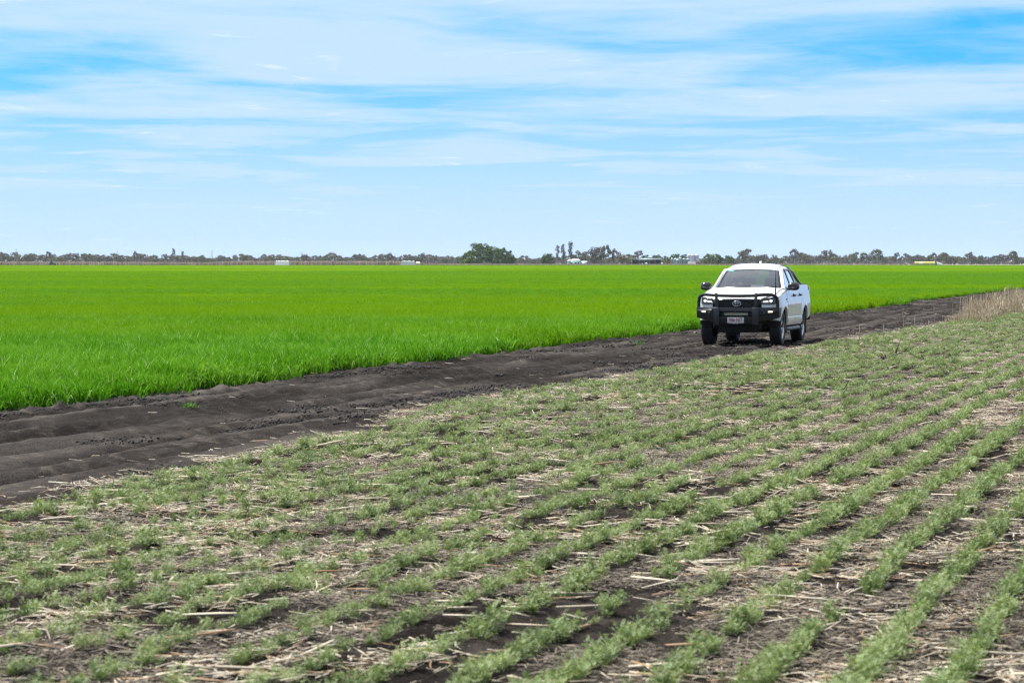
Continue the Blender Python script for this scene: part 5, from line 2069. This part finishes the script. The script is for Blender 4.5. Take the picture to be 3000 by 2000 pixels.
# thicket closing the line behind
G = Geo()
for k in range(5200):
    px = random.uniform(-80, 3080)
    d = random.uniform(2900, 3150)
    X, Y, _ = at(px, d)
    lim = CAM_H + (HOR - np.interp(px, [0, 600, 1300, 1560, 2200, 3000], [756, 759, 760, 761, 759, 757])) / PXF * d
    z = random.uniform(0, lim) * (0.75 + 0.5 * float(vnoise(np.array(px * 0.02), np.array(3.3), 77)))
    a = random.uniform(0, 3.14)
    s = random.uniform(1.2, 2.6)
    c, q = math.cos(a) * s, math.sin(a) * s
    G.add([(X - c, Y - q, z), (X + c * 0.1, Y, z - s * 0.7), (X + c, Y + q, z + s * 0.2), (X, Y + 0.3, z + s * 0.8)], Q=[[0, 1, 2, 3]])
o = part('distant_wood', G, M_GUM)
tag(o, 'hazy grey brown wood closing the horizon behind the treeline', kind='stuff')

# low blue hill on the right
P = []
for d, hs in ((5600, 0.0), (6000, 1.0), (6400, 0.0)):
    P.append([((px - 1500) / PXF * 6000, d, -1 + hs * (6 + 12 * math.exp(-((px - 2775) / 40.0) ** 2) + 8 * math.exp(-((px - 2690) / 60.0) ** 2) + 5 * math.exp(-((px - 380) / 120.0) ** 2))) for px in np.linspace(-200, 3200, 120)])
hill = part('hill', g_grid(Geo(), P, flip=True), plain('hill_scrub', (0.05, 0.06, 0.04), 0.9), None, smooth=60)
tag(hill, kind='structure')

# --- farm buildings
M_IRON = plain('pale_iron', (0.52, 0.64, 0.70), 0.45, metal=0.3, var=0.15, scale=0.7)
M_ZINC = plain('zinc_silo', (0.50, 0.52, 0.56), 0.35, metal=0.7, var=0.2, scale=0.5)
M_SILOG = plain('green_grey_silo', (0.20, 0.27, 0.29), 0.5, metal=0.2, var=0.2, scale=0.5)
M_AQUA = plain('aqua_wall', (0.30, 0.55, 0.54), 0.7, var=0.1)
M_ROOFW = plain('white_roof', (0.78, 0.80, 0.79), 0.5, var=0.08)
M_WOOD = plain('grey_post', (0.34, 0.30, 0.25), 0.8)
M_SHEDIN = plain('shed_dark_wall', (0.055, 0.075, 0.085), 0.8)
M_WINDK = plain('dark_window', (0.04, 0.06, 0.07), 0.15)
M_TARP = plain('white_tarp', (0.80, 0.80, 0.78), 0.55, var=0.06, scale=0.6)
M_YELL = plain('yellow_wrap', (0.62, 0.52, 0.16), 0.45, var=0.12, scale=0.6)
M_CREAM = plain('cream_wrap', (0.70, 0.66, 0.42), 0.5, var=0.1, scale=0.6)
M_COTT = plain('raw_cotton', (0.66, 0.63, 0.58), 0.95, var=0.2, scale=2.0)
M_RUSTY = plain('rust_brown', (0.20, 0.075, 0.05), 0.8)
M_GREENP = plain('green_machine_paint', (0.03, 0.16, 0.05), 0.4)

# house
d = 1880
x0, _, _ = at(1664, d)
x1, _, _ = at(1701, d)
hs = empty('house', ((x0 + x1) / 2, d, 0), R(8))
tag(hs, 'small pale aqua house with a white roof beside the slender gum trees', 'house')
hw = (x1 - x0) / 2
part('wall', g_box(Geo(), (-hw, -3.2, -0.1), (hw, 3.2, 2.75)), M_AQUA, hs)
G = Geo()
e = 0.45
G.add([(-hw - e, -3.7, 2.70), (hw + e, -3.7, 2.70), (hw + e, 3.7, 2.70), (-hw - e, 3.7, 2.70), (-hw + 1.2, 0, 4.15), (hw - 1.2, 0, 4.15)],
      Q=[[0, 1, 5, 4], [2, 3, 4, 5], [3, 2, 1, 0]], T=[[1, 2, 5], [3, 0, 4]])
part('roof', G, M_ROOFW, hs)
for wx in (-2.6, 0.4, 2.2):
    w_ = part('window', g_box(Geo(), (wx - 0.6, -3.26, 0.9), (wx + 0.6, -3.19, 2.0)), M_ROOFW, hs)
    part('pane', g_box(Geo(), (wx - 0.5, -3.285, 1.0), (wx + 0.5, -3.262, 1.9)), M_WINDK, w_)
part('door', g_box(Geo(), (-1.4, -3.26, 0.05), (-0.6, -3.19, 2.05)), M_ROOFW, hs)
x2, _, _ = at(1712, d + 20)
lt = empty('garden_shed', (x2, d + 20, 0))
tag(lt, 'little grey lean-to shed in the trees right of the pale house', 'shed')
part('wall', g_box(Geo(), (-1.8, -1.5, -0.1), (1.8, 1.5, 2.0)), M_ZINC, lt)
G = Geo()
g_hex8(G, [(-2.0, -1.7, 2.003), (2.0, -1.7, 2.003), (2.0, 1.7, 2.2), (-2.0, 1.7, 2.2), (-2.0, -1.7, 2.1), (2.0, -1.7, 2.1), (2.0, 1.7, 2.9), (-2.0, 1.7, 2.9)])
part('roof', G, M_IRON, lt)

# open fronted machinery shed
d = 1900
xa, xb, xm = at(1851, d)[0], at(1937, d)[0], at(1873, d)[0]
sh = empty('machinery_shed', (xa, d, 0))
tag(sh, 'long open fronted farm shed with pale roof edge and dark bays', 'shed')
W_ = xb - xa
part('back_wall', g_box(Geo(), (0, 8.0, -0.1), (W_, 8.15, 4.2)), M_SHEDIN, sh)
for xe in (0.0, W_ - 0.12):
    part('end_wall', g_box(Geo(), (xe, 0.3, -0.1), (xe + 0.12, 8.0, 4.25)), M_SHEDIN, sh)
G = Geo()
g_hex8(G, [(-0.4, -0.5, 4.55), (W_ + 0.4, -0.5, 4.55), (W_ + 0.4, 8.6, 4.25), (-0.4, 8.6, 4.25), (-0.4, -0.5, 4.72), (W_ + 0.4, -0.5, 4.72), (W_ + 0.4, 8.6, 4.40), (-0.4, 8.6, 4.40)])
rf = part('roof', G, M_IRON, sh)
part('fascia', g_box(Geo(), (xm - xa, -0.62, 3.75), (W_ + 0.3, -0.52, 4.60)), M_IRON, rf)
for q in (1851, 1873, 1888, 1903, 1919, 1936.4):
    xq = at(q, d)[0] - xa
    part('post', g_box(Geo(), (xq - 0.11, -0.30, -0.1), (xq + 0.11, -0.08, 4.54)), M_WOOD, sh)


def tank(name, px, d, r, h, mat, label, cone=0.0, z0=0.0, group=None, cat='tank', lid=0.35):
    o = empty(name, at(px, d, 0))
    tag(o, label, cat, group)
    pr = [(r, z0)]
    nrib = max(3, int(h / 0.9))
    for k in range(nrib):
        za, zb = z0 + h * k / nrib, z0 + h * (k + 1) / nrib
        pr += [(r, za + 0.02), (r * 1.012, (za + zb) / 2), (r, zb - 0.02)]
    pr.append((r, z0 + h))
    part('wall', g_lathe(Geo(), pr, 24, 'z'), mat, o, smooth=30)
    part('roof', g_lathe(Geo(), [(r * 1.04, z0 + h - 0.02), (r * 0.25, z0 + h + cone), (r * 0.22, z0 + h + cone + lid), (0.01, z0 + h + cone + lid)], 24, 'z'), mat, o, smooth=30)
    if z0 > 0.5:
        part('hopper', g_lathe(Geo(), [(0.2, z0 - r * 0.9 if z0 > r else 0.3), (r, z0)], 20, 'z'), mat, o, smooth=30)
        for j in range(6):
            a = j * math.pi / 3
            part('leg', g_box(Geo(), (r * 0.95 * math.cos(a) - 0.08, r * 0.95 * math.sin(a) - 0.08, -0.1), (r * 0.95 * math.cos(a) + 0.08, r * 0.95 * math.sin(a) + 0.08, z0)), M_WOOD, o)
    return o


gs = 'silos beside the shed'
ppm = PXF / 1890
for (px, wpx, ytop, dd_, lab) in ((1969, 8, 753.5, 1885, 'narrowest small silo, leftmost of the row next to the shed'),
                                  (1979, 11, 754.5, 1895, 'second small silo of the row, left of the low stubby ones'),
                                  (1985, 11, 757, 1880, 'lower small silo tucked in front of the second one'),
                                  (1992.5, 13, 753, 1890, 'widest green grey silo in the middle of the low row'),
                                  (2004, 12, 755, 1890, 'fifth low silo, just right of the widest one'),
                                  (2015, 11, 755, 1890, 'last low silo of the row, next to the tall shiny pair')):
    H = CAM_H + (HOR - ytop) / PXF * dd_
    tank('silo', px, dd_, wpx / 2 / PXF * dd_, H - 1.0, M_SILOG, lab, 0.75, 0.0, gs, 'silo', 0.25)
for (px, wpx, ytop, dd_, lab) in ((2019.5, 10, 742, 1925, 'tall silo half hidden behind the shiny pair'),
                                  (2029.5, 12, 742.5, 1905, 'left one of the two tall shiny zinc silos'),
                                  (2042, 12, 742.5, 1905, 'right one of the two tall shiny zinc silos')):
    H = CAM_H + (HOR - ytop) / PXF * dd_
    tank('silo', px, dd_, wpx / 2 / PXF * dd_, H - 2.6 - 1.1, M_ZINC, lab, 0.8, 2.6, gs, 'silo', 0.3)
# low white tank block and a rust coloured bin at their feet
o = empty('white_bin', at(2027, 1880, 0))
tag(o, 'low white block shaped bin at the foot of the tall silos', 'bin')
part('side', g_box(Geo(), (-2.5, -1.2, -0.1), (2.5, 1.2, 2.4)), M_TARP, o, bevel=0.15)
part('lid', g_box(Geo(), (-2.55, -1.25, 2.42), (2.55, 1.25, 2.60)), M_TARP, o)
o = empty('field_bin', at(2043, 1882, 0))
tag(o, 'rust brown grain bin below the right tall silo', 'bin')
G = Geo()
g_hex8(G, [(-0.7, -0.8, 0.3), (0.7, -0.8, 0.3), (0.7, 0.8, 0.3), (-0.7, 0.8, 0.3), (-1.2, -1.1, 2.5), (1.2, -1.1, 2.5), (1.2, 1.1, 2.5), (-1.2, 1.1, 2.5)])
part('bin_body', G, M_RUSTY, o)
for a in (-1, 1):
    part('leg', g_box(Geo(), (a * 0.9 - 0.07, -0.6, -0.1), (a * 0.9 + 0.07, 0.6, 1.2)), M_WOOD, o)
# auger, pole, tanks in the shed
o = empty('grain_auger', at(1938, 1896, 0))
tag(o, 'long tan auger tube curving down from the right end of the shed', 'auger')
part('tube', g_tube(Geo(), catmull([(0, 0, 3.5), (1.0, 0, 3.2), (2.2, 0, 2.2), (3.3, 0, 0.6)], 4), 0.20, 8), plain('auger_tan', (0.42, 0.34, 0.22), 0.6), o, smooth=60)
part('wheel', g_lathe(Geo(), [(0.1, -0.12), (0.42, -0.12), (0.42, 0.12), (0.1, 0.12)], 16, 'y', (1.9, 0, 0.42), closed=True), M_RUBBER, o)
part('stand', g_tube(Geo(), [(1.9, 0, 0.4), (1.3, 0, 2.8)], 0.06, 6), M_WOOD, o)
o = empty('power_pole', at(1952.5, 1890, 0))
tag(o, 'thin timber power pole between shed and silos', 'pole')
part('pole', g_tube(Geo(), [(0, 0, -0.1), (0, 0, 5.6)], 0.14, 8), M_WOOD, o)
part('crossarm', g_box(Geo(), (-0.9, -0.06, 5.1), (0.9, 0.06, 5.25)), M_WOOD, o)
o = empty('orange_machine', at(1960, 1886, 0))
tag(o, 'small orange brown implement with a raised arm beside the pole', 'implement')
part('frame', g_box(Geo(), (-0.9, -0.6, 0.5), (0.9, 0.6, 1.2)), M_AMBER, o)
part('arm', g_tube(Geo(), [(0.2, 0, 1.2), (-0.2, 0, 2.3), (0.3, 0, 3.0)], 0.12, 6), M_RUSTY, o)
for a in (-0.6, 0.6):
    part('wheel', g_lathe(Geo(), [(0.1, -0.75), (0.45, -0.75), (0.45, -0.55), (0.1, -0.55)], 14, 'y', (a, 0, 0.45), closed=True), M_RUBBER, o)
tank('water_tank', 1881.5, 1897, 0.6, 1.0, M_IRON, 'small pale round tank in the second bay of the shed', 0.2, 0.0)
tank('water_tank', 1893.5, 1897, 0.95, 1.5, M_IRON, 'larger pale round tank in the third bay of the shed', 0.3, 0.0)
tank('water_tank', 1939.5, 1890, 0.75, 1.5, M_IRON, 'pale upright tank at the outer right end of the shed', 0.3, 0.0)

# --- bales, stacks and machines along the far edge of the paddock
def tarp_stack(name, px0, px1, d, h, mat, label, lean0=1.2, lean1=0.6):
    x0, x1 = at(px0, d)[0], at(px1, d)[0]
    w_ = x1 - x0
    o = empty(name, (x0, d, 0))
    tag(o, label, 'stack')
    P = []
    for q in np.linspace(0, 1, 9):
        row = []
        for a in np.linspace(0, math.pi, 9):
            hh = h * (0.96 + 0.06 * math.sin(q * 21 + a))
            xx = q * w_ + (lean0 if q < 0.06 else 0) * (math.sin(a) * 0.7) - (lean1 if q > 0.94 else 0) * math.sin(a) * 0.7
            row.append((xx, -1.6 * math.cos(a), max(-0.1, hh * min(1, math.sin(a) * 1.35))))
        P.append(row)
    G = Geo()
    g_grid(G, P, flip=True)
    for row, fl_ in ((P[0], True), (P[-1], False)):
        c = np.mean(row, axis=0)
        G.add([tuple(c)] + row, T=[[0, j + 1, j + 2] if fl_ else [0, j + 2, j + 1] for j in range(len(row) - 1)])
    part('cover', G, mat, o, smooth=50)
    part('base', g_box(Geo(), (0.3, -1.65, -0.1), (w_ - 0.3, 1.65, 0.25)), M_WOOD, o)
    return o


tarp_stack('covered_stack', 806, 848, 1694, 3.0, M_TARP, 'long white tarp covered stack standing in the dry stalks on the left')
tarp_stack('covered_stack', 1172, 1218, 1694, 2.9, plain('pale_tarp', (0.55, 0.56, 0.55), 0.6), 'low pale grey covered mound beside the round cream bale', 2.0, 1.5)


def round_bale(px, d, rad, length, mat, label, axis='x', group=None, end=None):
    o = empty('round_bale', at(px, d, 0))
    tag(o, label, 'bale', group)
    pr = [(rad * 0.90, -length / 2), (rad, -length / 2 + 0.12), (rad, -length / 6), (rad * 0.985, 0), (rad, length / 6), (rad, length / 2 - 0.12), (rad * 0.90, length / 2)]
    part('wrap', g_lathe(Geo(), pr, 24, axis, (0, 0, rad * 0.97)), mat, o, smooth=40)
    for s in (-1, 1):
        G = g_lathe(Geo(), [(rad * 0.90, s * (length / 2)), (rad * 0.5, s * (length / 2 - 0.05)), (0.01, s * (length / 2 - 0.02))], 24, axis, (0, 0, rad * 0.97))
        part('end_face', G, end or M_COTT, o)
    return o


round_bale(1225, 1690, 1.18, 2.3, M_CREAM, 'single round cream wrapped bale left of the dark green clump', 'x')
for k, px in enumerate((2684.5, 2696.5, 2708.5, 2720.5, 2732.5)):
    lab = ('yellow wrapped round bale at the left end of the row, its brown end showing', 'yellow bale with a white torn wrap, second in the row',
           'yellow wrapped round bale in the middle of the row', 'yellow wrapped round bale, fourth in the row', 'yellow wrapped round bale at the right end of the row')[k]
    round_bale(px, 1675, 1.22, 2.35, M_YELL if k != 1 else M_CREAM, lab, 'x', 'row of yellow bales', M_RUSTY if k == 0 else None)
o = empty('torn_bale', at(2751, 1676, 0), R(20))
tag(o, 'torn white bale falling apart right of the yellow row', 'bale')
P = []
for q in np.linspace(0, 1, 10):
    row = []
    for a in np.linspace(0, math.pi, 9):
        rr = 1.25 * (0.55 + 0.5 * (1 - q)) * (0.9 + 0.25 * float(vnoise(np.array(q * 6), np.array(a * 3), 88)))
        row.append((-2.1 + 4.2 * q, -rr * math.cos(a) * 0.9, -0.05 + rr * 1.75 * math.sin(a)))
    P.append(row)
part('cotton', g_grid(Geo(), P, flip=True), M_COTT, o)
part('wrap_flap', g_grid(Geo(), [[(p[0] - 0.05, p[1] * 1.05, p[2] * 1.04) for p in r_[3:8]] for r_ in P[:4]], flip=True, thick=(0, 0, 0.02)), plain('pale_blue_wrap', (0.60, 0.68, 0.75), 0.5), o)

# green tractor at the left
o = empty('tractor', at(153, 1692, 0), R(20))
tag(o, 'small green tractor half hidden in the dry stalks at far left', 'tractor')
part('engine_cover', g_box(Geo(), (0.2, -0.45, 0.9), (2.2, 0.45, 1.75)), M_GREENP, o, bevel=0.08)
G = Geo()
g_hex8(G, [(-1.3, -0.8, 1.1), (0.2, -0.7, 1.1), (0.2, 0.7, 1.1), (-1.3, 0.8, 1.1), (-1.1, -0.7, 2.75), (0.0, -0.6, 2.75), (0.0, 0.6, 2.75), (-1.1, 0.7, 2.75)])
cb = part('cab', G, M_WINDK, o)
part('cab_roof', g_box(Geo(), (-1.3, -0.85, 2.76), (0.2, 0.85, 2.95)), M_GREENP, cb, bevel=0.05)
for (wx, wy, wr) in ((-0.8, -1.0, 0.9), (-0.8, 1.0, 0.9), (1.7, -0.9, 0.6), (1.7, 0.9, 0.6)):
    part('wheel', g_lathe(Geo(), [(wr * 0.35, -0.25), (wr * 0.9, -0.25), (wr, -0.15), (wr, 0.15), (wr * 0.9, 0.25), (wr * 0.35, 0.25)], 20, 'y', (wx, wy, wr - 0.02), closed=True), M_RUBBER, o)

# power line towers far behind the trees
M_GALV = plain('galvanised_steel', (0.35, 0.38, 0.40), 0.5, metal=0.5)
for k, (px, ty_, lab) in enumerate(((48, 727, 'leftmost lattice pylon behind the treeline'), (343, 733, 'second lattice pylon from the left'), (621, 730, 'third lattice pylon from the left'),
                                   (884, 733, 'fourth lattice pylon, right of the white covered stack'), (1140, 735, 'fifth lattice pylon, behind the rounded gum tree'))):
    d = 3300.0
    H = CAM_H + (HOR - ty_) / PXF * d
    o = empty('pylon', at(px, d, 0))
    tag(o, lab, 'pylon', 'power line pylons beyond the treeline')
    for sx in (-1, 1):
        for sy in (-1, 1):
            part('leg', g_tube(Geo(), [(sx * 1.7, sy * 1.7, -0.2), (sx * 0.5, sy * 0.5, H * 0.7), (sx * 0.2, sy * 0.2, H)], 0.10, 4), M_GALV, o)
    for q in range(5):
        za, zb = H * q / 6.5, H * (q + 1) / 6.5
        wa, wb = 1.7 - 1.2 * za / (H * 0.7), 1.7 - 1.2 * zb / (H * 0.7)
        part('brace', g_tube(Geo(), [(-wa, -wa, za), (wb, -wb, zb)], 0.06, 4), M_GALV, o)
        part('brace', g_tube(Geo(), [(wa, -wa, za), (-wb, -wb, zb)], 0.06, 4), M_GALV, o)
    for zq in (0.74, 0.88):
        part('crossarm', g_tube(Geo(), [(-2.4, 0, H * zq), (0, 0, H * zq + 0.5), (2.4, 0, H * zq)], 0.09, 4), M_GALV, o)

# ------------------------------------------------------------------ air
m, t = new_mat('haze_air')
pv = t.n('ShaderNodeVolumePrincipled')
pv.inputs['Color'].default_value = (0.80, 0.88, 1.0, 1)
pv.inputs['Density'].default_value = 0.000032
pv.inputs['Anisotropy'].default_value = 0.0
out(t, None, vol=pv.outputs[0])
hz = part('haze', g_box(Geo(), (-4500, -60, -1.3), (4500, 6800, 32)), m)
tag(hz, 'thin pale air haze over the plain', kind='stuff')
